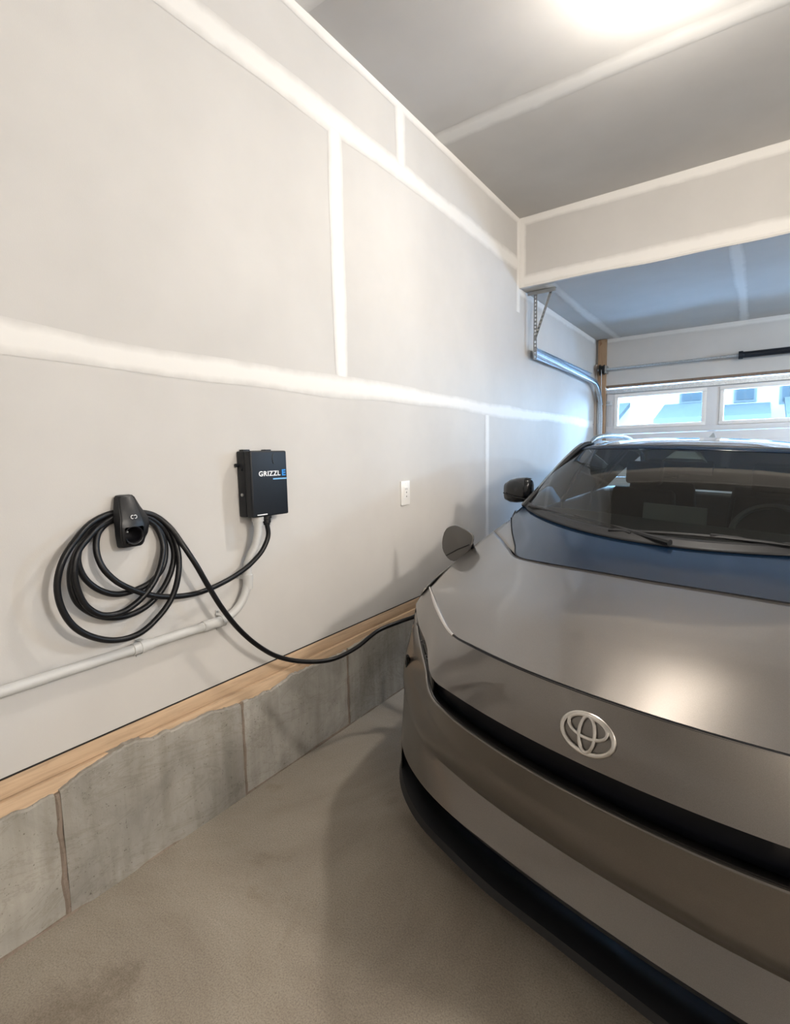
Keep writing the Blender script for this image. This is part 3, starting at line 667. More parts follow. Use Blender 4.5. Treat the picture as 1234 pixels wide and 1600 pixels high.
# front lip and lower intake
r_ = [C([(p[0], p[1]+.05, .155) for p in cl17]), C(cl17), C(cl22), C(cl27), C([(p[0]*.985, p[1]+.035, p[2]+.004) for p in cl27]), C([(p[0]*.97, p[1]+.13, p[2]-.01) for p in cl27])]
cbuild('front_lip', *grid(r_), satin_black, thick=.006)
inner = [(p[0]*.94, p[1]+.125, z) for p, z in zip(clD, [.25]*8)]; inner2 = [(p[0]*.94, p[1]+.125, .40) for p in clD]
cbuild('intake_recess', *grid([C(inner), C(inner2)]), black_in)
for z in (.285, .318):
    rr_ = C([(p[0]*.955, p[1]+.055, z) for p in clD[:7]], 30)
    top_ = [(a, b_+.004, z+.006) for a, b_, c_ in rr_]; bk = [(a, b_+.03, z+.008) for a, b_, c_ in rr_]
    cbuild('intake_slat', *grid([rr_, top_, bk]), satin_black, thick=.003)
# bumper skin
def seg(a, b_, n): return linloft(a, b_, n)
D_, D1_, E_, E1_, F_ = C(clD), C(clD1), C(clE), C(clE1), C(clF)
back_edge = C([(p[0]*.985, p[1]+.05, p[2]+.004) for p in clD])
rows_ = [back_edge, C([(p[0], p[1]+.004, p[2]-.003) for p in clD]), D_]+seg(D_, D1_, 3)[1:]+seg(D1_, E_, 3)[1:]+[[tuple(c_) for c_ in r2] for r2 in [[(Vector(a)*.9+Vector(b_)*.1) for a, b_ in zip(E_, E1_)]]]
midrows = []
for j in range(2, 11):
    t = j/10; midrows.append([tuple(Vector(a)*((1-t))+Vector(b_)*t+Vector((0, -.012*math.sin(math.pi*t), 0))) for a, b_ in zip(E_, E1_)])
rows_ += midrows
for j in range(1, 8):
    t = j/7; rows_.append([tuple(Vector(a)*((1-t))+Vector(b_)*t) for a, b_ in zip(E1_, F_)])
rows_.append([(a, b_+.012, c_+.004) for a, b_, c_ in F_]); rows_.append([(a*.99, b_+.06, c_-.01) for a, b_, c_ in F_])
cbuild('front_bumper', *grid(rows_), paint, thick=.004, angle=28)
# bumper corners below the skin (outside of the intake mouth)
co = [[(p[0], p[1], p[2]) for p in C(x, 40)[30:]] for x in (cl27, [((a[0]+b_[0])/2+.002, (a[1]+b_[1])/2, (a[2]+b_[2])/2) for a, b_ in zip(cl27, clD)], clD)]
def corner(s_):
    V = [(s_*p[0], p[1], p[2]) for r2 in co for p in r2]; K = len(co[0]); F = [(i*K+k, i*K+k+1, (i+1)*K+k+1, (i+1)*K+k) for i in range(2) for k in range(K-1)]
    cbuild('bumper_corner', V, F, paint, thick=.004)
both_sides(corner)
# upper black band (grille + lamps)
G_ = C(clG)
def shift(row, dv, dz=0, sx=1): return [(a*sx, b_+dv, c_+dz) for a, b_, c_ in row]
cbuild('grille_band', *grid([shift(F_, .040, .0, .995), shift(F_, .042, .018, .995), shift(G_, .050, -.012, .995), shift(G_, .035, .004, .995)]), mat('deep_black_grille', (.0045, .005, .008), .35), thick=.003)
# side lamp covers: the last part of the band comes forward, with an inner bright line
def lampcover(s_):
    k0 = 23
    f_ = shift(F_, .012, .006)[k0:]; g_ = shift(G_, .010, -.004)[k0:]
    rws = linloft(f_, g_, 4); V = [(s_*p[0], p[1], p[2]) for r2 in rws for p in r2]; K = len(f_)
    o = cbuild('headlamp', V, [(i*K+k, i*K+k+1, (i+1)*K+k+1, (i+1)*K+k) for i in range(3) for k in range(K-1)], gloss_black, thick=.003)
    for k in range(3):
        q = 4+int(k*3.6); a = Vector(rws[1][q]); b2 = Vector(rws[2][q+1]); c_ = (a+b2)/2
        pts = [car(s_*(c_.x+.008*math.cos(t)), c_.y-.006, c_.z+.006*math.sin(t)) for t in [j*math.pi/5 for j in range(11)]]
        MB().tube(pts, .0015, 5).build('lamp_lens', lens_m, o, smooth=True)
both_sides(lampcover)
# bright upper lip of the bumper
full = lambda row: [car(-a, b_, c_) for a, b_, c_ in reversed(row)]+[car(a, b_, c_) for a, b_, c_ in row[1:]]
MB().tube(full(shift(F_, .003, .001)), .0052, 8).build('bumper_lip', paint, auto, smooth=True)
# nose cap with the emblem
H1_, I_ = C(clH1), C(clI)
cap = [shift(G_, .05, .0, .99), shift(G_, .008, -.005), G_]+[r2 for r2 in loft([clG, clH1, clI], NC, 10)[1:]]
cap.append(shift(I_, .004, -.004)); 
cbuild('nose_panel', *grid(cap), paint, thick=.003, angle=40)
# dark panel gap and hood
MB().tube(full(shift(I_, .0035, -.0035)), .0052, 6).build('panel_gap', black_in, auto, smooth=True)
clI2 = [(a, b_+.0065, c_+.0012) for a, b_, c_ in clI]
h1 = [(0, .33, .920), (.12, .33, .919), (.25, .34, .913), (.38, .385, .903), (.49, .43, .892), (.66, .56, .886), (.78, .68, .882), (.880, .80, .872)]
h2 = [(0, .55, .954), (.12, .552, .953), (.25, .565, .949), (.38, .595, .941), (.51, .655, .930), (.68, .80, .922), (.80, .92, .914), (.897, 1.05, .903)]
h3 = [(0, .760, .980), (.12, .763, .980), (.25, .775, .978), (.38, .790, .975), (.53, .850, .968), (.64, 1.00, .962), (.76, 1.16, .957), (.905, 1.35, .942)]
hood_rows = loft([clI2, h1, h2, h3], NC, 26)
V, F = grid([shift(hood_rows[0], .003, -.006)]+hood_rows)
cbuild('hood', V, F, paint, thick=.003, angle=40)
# fender tops behind the hood, beside the black cowl panel
P_ = [(.53, .850, .968), (.60, .98, .980), (.70, 1.16, 1.000), (.80, 1.37, 1.022), (.865, 1.56, 1.028)]
def fender_top(s_):
    base = C(h3)[int(NC*4/7):]; base = [tuple(p) for p in catmull([h3[4], h3[5], h3[6], h3[7]], 10)]
    edgeL = [tuple(p) for p in catmull(P_, 14)]; edgeR = [tuple(p) for p in catmull([(.905, 1.35, .942), (.91, 1.50, .957), (.912, 1.66, .972), (.915, 1.72, .975), (.915, 1.75, .976)], 14)]
    rws = []
    for j in range(14):
        t = j/13; L, Rr = Vector(edgeL[j]), Vector(edgeR[j]); row = []
        for k in range(10):
            s2 = k/9; lin = L*(1-s2)+Rr*s2; b0 = Vector(base[k])-(Vector(base[0])*(1-s2)+Vector(base[-1])*s2)
            row.append(tuple(lin+b0*(1-t)+Vector((0, 0, .012*math.sin(math.pi*s2)*t))))
        rws.append(row)
    V = [(s_*p[0], p[1], p[2]) for r2 in rws for p in r2]
    cbuild('fender_top', V, [(i*10+k, i*10+k+1, (i+1)*10+k+1, (i+1)*10+k) for i in range(13) for k in range(9)], paint, thick=.003)
both_sides(fender_top)
# glossy black cowl panel between hood and windscreen
W0 = [(0, 1.075, 1.040), (.12, 1.080, 1.041), (.25, 1.11, 1.044), (.38, 1.165, 1.048), (.50, 1.24, 1.052), (.61, 1.32, 1.056), (.70, 1.41, 1.060), (.80, 1.54, 1.064)]
c0 = [(0, .766, .981), (.12, .769, .981), (.25, .781, .979), (.38, .796, .976), (.53, .856, .969), (.60, .985, .981), (.70, 1.165, 1.001), (.80, 1.37, 1.023)]
cm = [(a[0]*.5+b_[0]*.5, a[1]*.5+b_[1]*.5, (a[2]+b_[2])*.5+.004) for a, b_ in zip(c0, W0)]
rws = loft([c0, cm, W0], NC, 12)
cbuild('cowl_panel', *grid([shift(rws[0], .002, -.008)]+rws), gloss_blue_reflection, thick=.003, angle=50)
gp = [car(-a, b_, c_) for a, b_, c_ in reversed(C(c0))]+[car(a, b_, c_) for a, b_, c_ in C(c0)[1:]]
MB().tube([g+Vector((0, -.002, -.001)) for g in gp], .0035, 6).build('panel_gap', black_in, auto, smooth=True)
# windscreen
W1 = [(0, 1.90, 1.402), (.11, 1.905, 1.402), (.22, 1.915, 1.400), (.32, 1.93, 1.398), (.42, 1.955, 1.395), (.50, 1.98, 1.391), (.56, 2.01, 1.387), (.61, 2.05, 1.380)]
Wm = [(a[0]*.5+b_[0]*.5+.012*(i/7), a[1]*.5+b_[1]*.5-.020, (a[2]+b_[2])*.5+.022) for i, (a, b_) in enumerate(zip(W0, W1))]
W0s = [(a*.97, b_+.03, c_+.012) for a, b_, c_ in W0]
wrows = loft([W0, Wm, W1], 70, 60)
cbuild('windscreen', *grid(wrows), ws_glass, angle=60)
# black frit band at the foot of the screen
fr_ = [[(a*1.0, b_, c_+.0025) for a, b_, c_ in r2] for r2 in wrows[:5]]
cbuild('screen_border', *grid(fr_), satin_black, thick=.002)
cbuild('screen_header', *grid([[(a, b_, c_+.002) for a, b_, c_ in r2] for r2 in wrows[-4:]]), gloss_blue_reflection, thick=.002)
# roof
r0c = [(a, b_+.004, c_+.002) for a, b_, c_ in W1]
def roofrow(v, zc, hw, zs, dv=.08): return [(hw*k/7, v+dv*(k/7)**2.2, zc+(zs-zc)*(k/7)**2.6) for k in range(8)]
rr = [r0c, roofrow(2.30, 1.443, .628, 1.405), roofrow(2.80, 1.462, .640, 1.418), roofrow(3.3, 1.458, .635, 1.412), roofrow(3.75, 1.435, .615, 1.39), roofrow(3.98, 1.410, .60, 1.37)]
rrows = loft(rr, 28, 24)
cbuild('roof', *grid(rrows), mat('roof_black_gloss', (.02, .022, .026), .10, spec=.7, coat=1), thick=.004, angle=60)
# A pillars / side roof rails as one painted frame per side, following the screen edge to the tail
belt = [(.838, .53, .845), (.872, .70, .866), (.892, .88, .882), (.905, 1.05, .903), (.908, 1.35, .940), (.914, 1.70, .974), (.92, 2.3, .985), (.922, 3.0, .992), (.915, 3.7, 1.005), (.88, 4.25, 1.01), (.80, 4.48, 1.0)]
roofedge = [(.835, 1.62, 1.052), (.775, 1.80, 1.165), (.715, 1.98, 1.290), (.665, 2.14, 1.382), (.662, 2.40, 1.405), (.668, 2.80, 1.416), (.662, 3.3, 1.410), (.640, 3.75, 1.385), (.60, 4.02, 1.345), (.66, 4.32, 1.16), (.74, 4.46, 1.03)]
innerE = [(.790, 1.52, 1.062), (.722, 1.655, 1.165), (.660, 1.835, 1.29), (.608, 2.045, 1.386), (.628, 2.40, 1.410), (.640, 2.80, 1.421), (.635, 3.3, 1.414), (.615, 3.80, 1.388), (.575, 4.0, 1.350), (.60, 4.30, 1.165), (.69, 4.44, 1.035)]
def frame(s_):
    a, b_ = C(roofedge, 44), C(innerE, 44); mid = [tuple((Vector(p)+Vector(q))/2+Vector((.012, -.006, .012))) for p, q in zip(a, b_)]
    low = [(p[0]+.004, p[1]+.004, p[2]-.022) for p in a]
    V = [(s_*p[0], p[1], p[2]) for r2 in (b_, mid, a, low) for p in r2]; K = 44
    cbuild('pillar_rail', V, [(i*K+k, i*K+k+1, (i+1)*K+k+1, (i+1)*K+k) for i in range(3) for k in range(K-1)], paint, thick=.006, angle=60)
    blk = [car(s_*p[0], p[1]-.004, p[2]+.003) for p in b_[:18]]
    MB().tube(blk, .011, 8).build('pillar_seal', satin_black, auto, smooth=True)
both_sides(frame)
# side glass
def sglass(s_):
    top = [(p[0], p[1], p[2]-.012) for p in C(roofedge, 44)][2:36]; n_ = len(top)
    bt = C(belt, 200); rows2 = []
    for j in range(3):
        t = j/2; row = []
        for p in top:
            q = min(bt, key=lambda e_: abs(e_[1]-(p[1]-.10*(1-0)))) if False else min(bt, key=lambda e_: abs(e_[1]-p[1]))
            w_ = Vector((p[0]-.004, p[1], p[2]))*(1-t)+Vector((q[0]-.012, p[1], q[2]))*t; row.append((w_.x+.014*math.sin(math.pi*t), w_.y, w_.z))
        rows2.append(row)
    V = [(s_*p[0], p[1], p[2]) for r2 in rows2 for p in r2]
    cbuild('side_glass', V, [(i*n_+k, i*n_+k+1, (i+1)*n_+k+1, (i+1)*n_+k) for i in range(2) for k in range(n_-1)], side_glass, angle=80)
    for v0, v1 in ((2.62, 2.72), (3.62, 3.72)):
        q = min(bt, key=lambda e_: abs(e_[1]-v0)); tp = min(top, key=lambda e_: abs(e_[1]-v1))
        pv = [(s_*(tp[0]+.004), v1-.05, tp[2]), (s_*(tp[0]+.004), v1+.05, tp[2]), (s_*(q[0]-.006), v0+.07, q[2]), (s_*(q[0]-.006), v0-.05, q[2])]
        cbuild('door_pillar', pv, [(0, 1, 2, 3)], satin_black, smooth=False, thick=.01)
both_sides(sglass)
# body sides: fender, doors, quarter panel
VW = (.925, 3.66); RA = .395; RW = .345
def sidebody(s_):
    bt = C(belt, 400)
    def topz(v): q = min(bt, key=lambda e_: abs(e_[1]-v)); return q[0], q[2]
    def archz(v):
        z = .20
        for wv in VW:
            if abs(v-wv) < RA: z = max(z, RW+math.sqrt(RA*RA-(v-wv)**2)-.02)
        return z
    def prof(v, z):
        ut, zt = topz(v); zz = (zt-z)/max(zt-.2, .01)
        full_ = .93-.10*max(0, (v-3.9)/.6)**2
        if v < .9: full_ -= .040*((.9-v)/.37)**2
        if zz < .2: return ut+(full_-ut)*math.sin(zz/.2*math.pi/2)
        return full_-.018*math.exp(-((zz-.62)/.12)**2)-.03*max(0, (zz-.8)/.2)**2
    def pnl(name, v0, v1, zlow=None, extra=None):
        n_ = max(8, int((v1-v0)/.04)); rws = []
        vs_ = [v0+(v1-v0)*i/n_ for i in range(n_+1)]; NR = 16
        V = []; 
        for j in range(NR):
            for v in vs_:
                zt = topz(v)[1]; zb = archz(v); zb = max(zb, zlow or 0)
                z = zt+(zb-zt)*j/(NR-1); V.append((s_*prof(v, z), v, z))
        K = n_+1
        return cbuild(name, V, [(i*K+k, i*K+k+1, (i+1)*K+k+1, (i+1)*K+k) for i in range(NR-1) for k in range(n_)], paint, thick=.005, angle=40)
    pnl('fender', .535, 1.545); fd = pnl('front_door', 1.555, 2.64, .27); rd = pnl('rear_door', 2.65, 3.55, .27); pnl('quarter_panel', 3.56, 4.50)
    for d_, v_ in ((fd, 2.48), (rd, 3.42)):
        MB().bar(car(s_*.945, v_-.10, .86), car(s_*.945, v_+.10, .86), .018, .026).build('door_handle', paint, d_, bevel=.006)
    V = [(s_*.915, 1.30, .16), (s_*.915, 3.30, .16), (s_*.928, 3.30, .265), (s_*.928, 1.30, .265)]; cbuild('side_sill', V, [(0, 1, 2, 3)], satin_black, thick=.02, smooth=False)
    for wv in VW:
        pts = [(s_*.932, wv+(RA-.005)*math.cos(a), RW-.02+(RA-.005)*math.sin(a)) for a in [math.radians(k*6-10) for k in range(34)]]
        pts = [p for p in pts if p[2] > .18]
        MB().tube([car(*p) for p in pts], .012, 8).build('arch_trim', satin_black, auto, smooth=True)
        wl_ = [(s_*u_, wv+RA*1.0*math.cos(math.radians(k*9)), RW-.02+RA*math.sin(math.radians(k*9))) for u_ in (.925, .58) for k in range(21)]
        cbuild('wheel_housing', wl_, [(k, k+1, 22+k, 21+k) for k in range(20)], black_in)
        w_ = None
        def circ(u_, r, n=40): return [(s_*u_, wv+r*math.cos(2*math.pi*k/n), RW+r*math.sin(2*math.pi*k/n)) for k in range(n)]
        n = 40; prof_ = [(.68, .20), (.68, .30), (.70, RW-.012), (.72, RW), (.88, RW), (.905, RW-.012), (.912, .30), (.905, .245), (.89, .235)]
        V = [p for u_, r in prof_ for p in circ(u_, r, n)]
        o = cbuild('wheel', V, [(i*n+k, i*n+(k+1) % n, (i+1)*n+(k+1) % n, (i+1)*n+k) for i in range(len(prof_)-1) for k in range(n)], tyre_m)
        V = [p for u_, r in ((.89, .237), (.897, .225), (.80, .20), (.80, .02)) for p in circ(u_, r, n)]
        cbuild('rim', V, [(i*n+k, i*n+(k+1) % n, (i+1)*n+(k+1) % n, (i+1)*n+k) for i in range(3) for k in range(n)], steel_dull, o)
        for k in range(5):
            a = 2*math.pi*k/5+.3; mbs = MB()
            mbs.bar(car(s_*.885, wv+.02*math.cos(a), RW+.02*math.sin(a)), car(s_*.892, wv+.222*math.cos(a), RW+.222*math.sin(a)), .02, .062, (1, 0, 0)); mbs.build('spoke', steel_dull, o, bevel=.004)
        MB().tube([car(s_*.80, wv, RW), car(s_*.895, wv, RW), car(s_*.90, wv, RW)], [.05, .04, .03], 16).build('hub_cap', satin_black, o, smooth=True)
both_sides(sidebody)
# underbody and engine-bay floor so that no light passes through
ub = [(.57, .30, .20), (.62, .5, .20), (.62, 4.2, .20), (.5, 4.4, .24)]
cbuild('underbody', *grid([[(0, p[1], p[2]), (p[0], p[1], p[2])] for p in ub]), black_in, thick=.01)
cbuild('bulkhead', *grid([[(0, .45, .22), (.60, .55, .22)], [(0, .45, .70), (.60, .55, .70)]]), black_in)
# tail
tb = [[(0, 4.40, .2), (.4, 4.38, .2), (.72, 4.30, .2), (.88, 4.15, .2)], [(0, 4.56, .40), (.4, 4.55, .40), (.76, 4.46, .40), (.915, 4.20, .40)], [(0, 4.58, .62), (.4, 4.57, .62), (.76, 4.49, .62), (.915, 4.24, .62)],
      [(0, 4.53, .78), (.4, 4.52, .78), (.75, 4.45, .78), (.91, 4.24, .80)], [(0, 4.57, .99), (.4, 4.56, .99), (.72, 4.49, 1.0), (.86, 4.30, 1.01)]]
cbuild('tailgate', *grid(loft(tb, 26, 20)), paint, thick=.005)
cbuild('tail_lamp', *grid([[(a, b_+.008, c_) for a, b_, c_ in C([(0, 4.565, .86), (.4, 4.555, .86), (.74, 4.475, .87), (.87, 4.31, .88)], 20)], [(a, b_+.008, c_) for a, b_, c_ in C([(0, 4.575, .90), (.4, 4.565, .90), (.73, 4.48, .92), (.87, 4.31, .93)], 20)]]), tail, thick=.01)
cbuild('rear_glass', *grid([[(.58*k/6, 3.985+.05*(k/6)**2, 1.408-.05*(k/6)**2.4) for k in range(7)], [(.64*k/6, 4.28+.04*(k/6)**2, 1.20-.02*(k/6)**2) for k in range(7)], [(.72*k/6, 4.53-.06*(k/6)**2, 1.01) for k in range(7)]]), side_glass)
cbuild('roof_spoiler', *grid([[(.60*k/6, 3.97+.05*(k/6)**2, 1.412-.045*(k/6)**2.4) for k in range(7)], [(.58*k/6, 4.12+.03*(k/6)**2, 1.392-.04*(k/6)**2.4) for k in range(7)]]), gloss_black, thick=.014)
# roof bars and antenna
def rbar(s_):
    zf = lambda v: 1.405+.016*math.sin((v-2.2)/1.7*math.pi)
    pts = [car(s_*(.60), v, zf(v)+h_) for v, h_ in ((2.22, .010), (2.30, .028), (2.42, .040), (2.65, .046), (3.0, .048), (3.35, .046), (3.55, .038), (3.68, .024), (3.76, .008))]
    MB().tube(catmull(pts, 40), [.008+.009*math.sin(math.pi*i/39)**.4 for i in range(40)], 10).build('roof_bar', mat('satin_aluminium_bar%d' % (s_+1), (.62, .68, .70), .25, metal=1), auto, smooth=True)
both_sides(rbar)
fin = [(-.0, 3.42, 1.462), (.0, 3.62, 1.450), (.0, 3.615, 1.505), (.0, 3.585, 1.516), (0, 3.55, 1.508)]
fv = []; 
for s_ in (-1, 1):
    for (u_, v_, z_) in fin: fv.append((s_*(.030 if z_ < 1.47 else .004)-.01, v_, z_-.004))
cbuild('antenna_fin', fv, [(0, 1, 2, 3, 4), (9, 8, 7, 6, 5), (0, 5, 6, 1), (1, 6, 7, 2), (2, 7, 8, 3), (3, 8, 9, 4), (4, 9, 5, 0)], mat('pale_silver_fin', (.55, .60, .62), .3, metal=.6), smooth=False)

# door mirrors
def mirror(s_):
    cu_, cv_, cz2 = .928, 1.75, 1.118
    prof_ = [(-.098, .020, .030), (-.090, .042, .048), (-.05, .062, .066), (.0, .068, .072), (.05, .066, .070), (.085, .058, .062), (.097, .040, .045)]
    V = []; n = 24
    for du, rv, rz in prof_:
        for k in range(n):
            a = 2*math.pi*k/n; ca, sa = math.cos(a), math.sin(a); ca = math.copysign(abs(ca)**.75, ca); sa = math.copysign(abs(sa)**.75, sa)
            V.append((s_*(cu_-du), cv_+rv*ca*.9+.25*du*-1*.2, cz2+rz*sa+(.006 if sa > 0 else 0)-(-du)*.16))
    N = len(prof_); F = [(i*n+k, i*n+(k+1) % n, (i+1)*n+(k+1) % n, (i+1)*n+k) for i in range(N-1) for k in range(n)]+[tuple(range(n)), tuple(range((N-1)*n, N*n))]
    mo = cbuild('door_mirror', V, F, gloss_black if True else paint, angle=60)
    MB().tube([car(s_*.875, 1.755, 1.065), car(s_*.86, 1.77, 1.02), car(s_*.875, 1.80, .985)], [.020, .022, .026], 10).build('mirror_foot', satin_black, mo, smooth=True)
    MB().tube([car(s_*(cu_+q), cv_-.066+abs(q)*.22, cz2-.030+q*.15) for q in (-.08, -.04, 0, .04, .085)], .0035, 6).build('mirror_seam', satin_black, mo, smooth=True)
    cg = [(s_*(cu_-du), cv_+.066, cz2+z_-(-du)*.16) for du, z_ in ((-.08, -.03), (-.07, .045), (.075, .045), (.08, -.04))]
    cbuild('mirror_glass', cg, [(0, 1, 2, 3)], chrome, mo, smooth=False, thick=.004)
both_sides(mirror)
# open charging flap on the wall side
fo = [back(697, 826, 1, 2.27), back(710, 821, 1, 2.26), back(725, 827, 1, 2.25), back(738, 838, 1, 2.245), back(741, 847, 1, 2.24), back(731, 860, 1, 2.235), back(706, 877, 1, 2.24), back(695, 869, 1, 2.26), back(691, 858, 1, 2.27)]
fo = catmull([fo[i] for i in (0, 1, 2, 3, 5, 6, 8)], 30, closed=True); N = len(fo); th = Vector((.003, .014, 0)); cen = sum(fo, Vector())/N
o = MB().add(fo+[p+th for p in fo], [tuple(range(N)), tuple(reversed(range(N, 2*N)))]+[(i, i+N, (i+1) % N+N, (i+1) % N) for i in range(N)]).build('charge_flap', paint_dk, auto, bevel=.004, seg=2)
a_, b2_ = back(697, 868, 1, 2.248), back(733, 851, 1, 2.232)
MB().tube([a_, a_*.5+b2_*.5+Vector((0, 0, .004)), b2_], .0022, 6).build('flap_crease', black_in, o, smooth=True)
MB().bar(car(-.90, 1.12, .86), b2_+Vector((0, .02, 0)), .02, .012).build('flap_hinge', satin_black, o)
cp = cbuild('charge_port', [(-.934, .91+.055*math.cos(a), .745+.055*math.sin(a)) for a in [k*math.pi/8 for k in range(16)]], [tuple(range(16))], satin_black, smooth=False, thick=.006)
# socket and plug at the end of the cable
ce = Vector(CABLE_END)
pl = MB().tube([ce+Vector((-.055, -.02, 0)), ce+Vector((-.05, -.018, 0)), ce+Vector((-.01, -.003, 0)), ce+Vector((.035, .0, 0))], [.012, .018, .027, .027], 14).build('charging_plug', black_pl, smooth=True); tag(pl, 'black charging plug pushed into the car fender behind the nose', 'plug')
# bright trim line between hood and nose at the corner
def drl(s_):
    seg_ = [p for p in C(clI, 60) if p[0] > .485 and p[0] < .83]
    MB().tube([car(s_*a, b_-.002, c_+.001) for a, b_, c_ in seg_], [.0045+.004*math.sin(math.pi*min(1, (i+1)/len(seg_)*1.2)) for i in range(len(seg_))], 8).build('light_strip', chrome, auto, smooth=True)
    MB().tube([car(s_*.800, .37, .64), car(s_*.815, .395, .60), car(s_*.825, .405, .55)], [.006, .014, .005], 8).build('bumper_sensor', gloss_black, auto, smooth=True)
both_sides(drl)
# wipers
def wiper(p0, p1, px_):
    w_ = catmull([car(*p) for p in (p0, ((p0[0]+p1[0])/2, (p0[1]+p1[1])/2-.01, (p0[2]+p1[2])/2+.010), p1)], 16)
    o = MB().tube(w_, [.009]*3+[.008]*10+[.005]*3, 6).build('wiper', satin_black, auto, smooth=True)
    MB().tube([car(*px_), w_[8]+Vector((0, 0, .006)), w_[9]+Vector((0, 0, .004))], [.013, .007, .005], 8).build('wiper_arm', satin_black, o, smooth=True)
wiper((-.72, 1.44, 1.083), (-.13, 1.125, 1.066), (.02, 1.08, 1.055))
wiper((-.22, 1.14, 1.066), (.46, 1.21, 1.075), (.58, 1.285, 1.065))
# cabin
dash = [[(0, 1.14, 1.03), (.4, 1.24, 1.035), (.74, 1.50, 1.04)], [(0, 1.45, 1.045), (.4, 1.5, 1.045), (.76, 1.62, 1.04)], [(0, 1.68, 1.035), (.4, 1.70, 1.035), (.78, 1.75, 1.02)], [(0, 1.76, .95), (.4, 1.76, .95), (.80, 1.78, .95)], [(0, 1.74, .55), (.4, 1.74, .55), (.82, 1.76, .55)]]
cbuild('dashboard', *grid(loft(dash, 14, 18)), cabin, thick=.01)
cbuild('centre_display', [(-.17, 1.60, 1.045), (.10, 1.60, 1.045), (.10, 1.63, 1.135), (-.17, 1.63, 1.135), (-.17, 1.615, 1.045), (.10, 1.615, 1.045), (.10, 1.645, 1.135), (-.17, 1.645, 1.135)], [(0, 1, 2, 3), (7, 6, 5, 4), (0, 4, 5, 1), (1, 5, 6, 2), (2, 6, 7, 3), (3, 7, 4, 0)], cabin_mid, smooth=False)
cbuild('cabin_floor', *grid([[(0, 1.3, .34), (.80, 1.3, .34)], [(0, 4.2, .34), (.80, 4.2, .34)]]), cabin, thick=.01)
sw = []; swc = (.36, 1.98, .985); tl = math.radians(25)
for k in range(40):
    a = 2*math.pi*k/40; sw.append(car(swc[0]+.18*math.cos(a), swc[1]+.165*math.sin(a)*math.sin(tl), swc[2]+.165*math.sin(a)*math.cos(tl)))
so = MB().tube(sw, .014, 8, closed=True).build('steering_wheel', cabin_mid, auto, smooth=True)
MB().bar(car(.20, 1.98, .985), car(.52, 1.98, .985), .05, .04).build('wheel_hub', cabin_lt, so, bevel=.01)
MB().bar(car(.36, 1.98, .96), car(.36, 1.74, .90), .07, .07).build('steering_column', cabin, so, bevel=.01)
def seat(u_, v_, name, w_=.50):
    o = MB().add([car(u_+a*w_/2, v_+b_, z_) for a in (-1, 1) for b_, z_ in ((0, .36), (.50, .36), (.50, .60), (0, .64))], [(0, 1, 2, 3), (7, 6, 5, 4), (0, 4, 5, 1), (1, 5, 6, 2), (2, 6, 7, 3), (3, 7, 4, 0)]).build(name, cabin, auto, bevel=.04, seg=3)
    MB().add([car(u_+a*w_/2*k_, v_+b_, z_) for a in (-1, 1) for b_, z_, k_ in ((.42, .56, 1), (.58, .56, 1), (.76, 1.10, .8), (.64, 1.12, .8))], [(0, 1, 2, 3), (7, 6, 5, 4), (0, 4, 5, 1), (1, 5, 6, 2), (2, 6, 7, 3), (3, 7, 4, 0)]).build('seat_back', cabin_lt, o, bevel=.035, seg=3)
    MB().add([car(u_+a*.12, v_+b_, z_) for a in (-1, 1) for b_, z_ in ((.66, 1.14), (.75, 1.14), (.78, 1.29), (.70, 1.30))], [(0, 1, 2, 3), (7, 6, 5, 4), (0, 4, 5, 1), (1, 5, 6, 2), (2, 6, 7, 3), (3, 7, 4, 0)]).build('headrest', cabin_lt, o, bevel=.03, seg=3)
seat(-.37, 2.12, 'front_seat'); seat(.37, 2.12, 'front_seat'); seat(-.37, 3.02, 'rear_seat', .60); seat(.37, 3.02, 'rear_seat', .60)
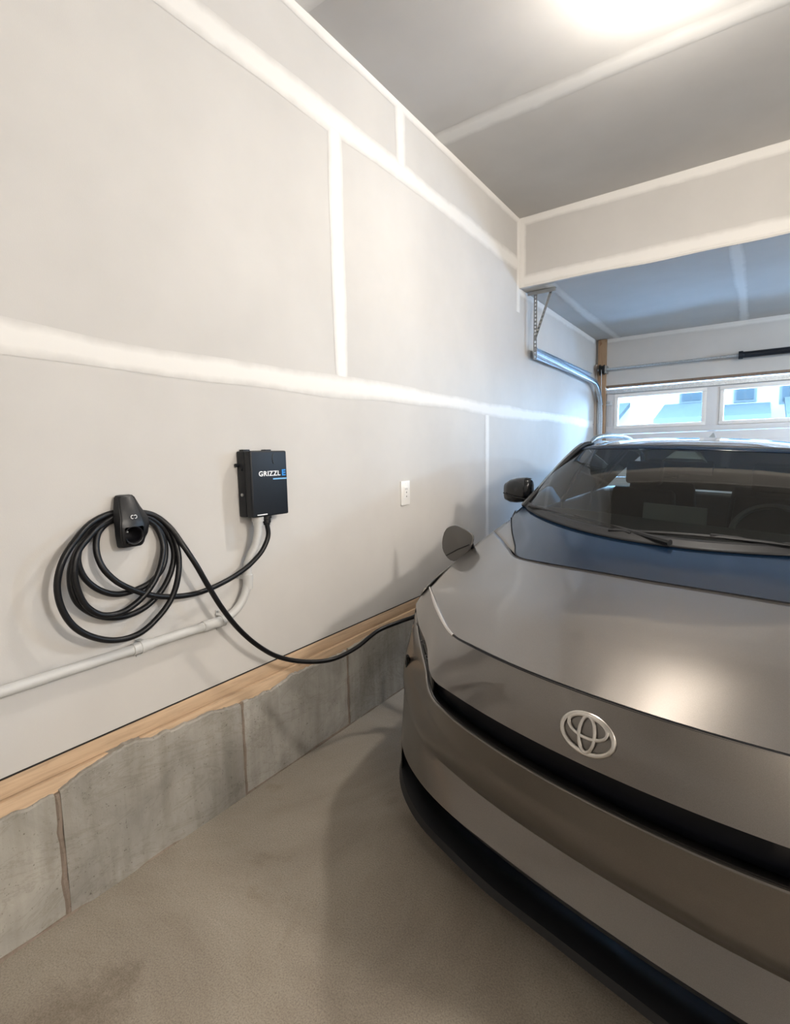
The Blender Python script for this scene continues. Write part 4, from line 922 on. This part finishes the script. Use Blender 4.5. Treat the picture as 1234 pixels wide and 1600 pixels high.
# sensor housing and inner mirror at the top of the screen
cbuild('sensor_housing', [(-.10, 1.78, 1.345), (.06, 1.78, 1.345), (.02, 1.86, 1.378), (-.06, 1.86, 1.378), (-.12, 1.82, 1.33), (.08, 1.82, 1.33), (.04, 1.93, 1.375), (-.08, 1.93, 1.375)], [(0, 1, 2, 3), (7, 6, 5, 4), (0, 4, 5, 1), (1, 5, 6, 2), (2, 6, 7, 3), (3, 7, 4, 0)], cabin_pale, smooth=False)
MB().bar(car(-.12, 1.93, 1.30), car(.10, 1.93, 1.30), .025, .07).build('inner_mirror', cabin, auto, bevel=.01)

# emblem: outer ring with three interlaced ovals
def nose_pt(du, s_):   # du sideways metres, s_ 0..1 up the nose panel
    z = .742+.128*s_
    a, b_, c_ = Vector((abs(du), 0, 0)), None, None
    rws = NOSE; j = s_*(len(rws)-1); i = min(int(j), len(rws)-2); t = j-i
    def at(row):
        for p, q in zip(row, row[1:]):
            if p[0] <= abs(du) <= q[0]: f_ = (abs(du)-p[0])/(q[0]-p[0]); return Vector(p)*(1-f_)+Vector(q)*f_
        return Vector(row[0])
    v = at(rws[i])*(1-t)+at(rws[i+1])*t; return Vector((du, v.y, v.z))
NOSE = loft([clG, clH1, clI], NC, 10)
EU, ES = -.003, .465
def ell(cu_, cs, ru, rs, n=48, lift=.004, a0=0, a1=360):
    out = []
    for k in range(n+1):
        a = math.radians(a0+(a1-a0)*k/n); q = nose_pt(EU+cu_+ru*math.cos(a), ES+cs+rs*math.sin(a)); out.append(car(q.x, q.y-lift*.85, q.z+lift*.3))
    return out
def flat_tube(pts, wr, hr, name, m, parent):
    """flattened ring strap: tube with wider section"""
    V = []; N = len(pts)-1; n = 8; nrm = Vector((.05, -.93, .35)).normalized()
    for i in range(N):
        t = (pts[(i+1) % N]-pts[i-1]).normalized(); side = t.cross(nrm).normalized()
        for k in range(n):
            a = 2*math.pi*k/n; V.append(pts[i]+side*wr*math.cos(a)+nrm*hr*math.sin(a))
    F = [(i*n+k, i*n+(k+1) % n, ((i+1) % N)*n+(k+1) % n, ((i+1) % N)*n+k) for i in range(N) for k in range(n)]
    return MB().add(V, F).build(name, m, parent, smooth=True)
em = flat_tube(ell(0, 0, .0565, .275), .0050, .0030, 'emblem', emblem_m, auto)
flat_tube(ell(0, .105, .042, .152, lift=.0052), .0038, .0026, 'emblem_oval', emblem_m, em)
flat_tube(ell(0, .0, .0170, .258, lift=.0055), .0038, .0026, 'emblem_oval', emblem_m, em)
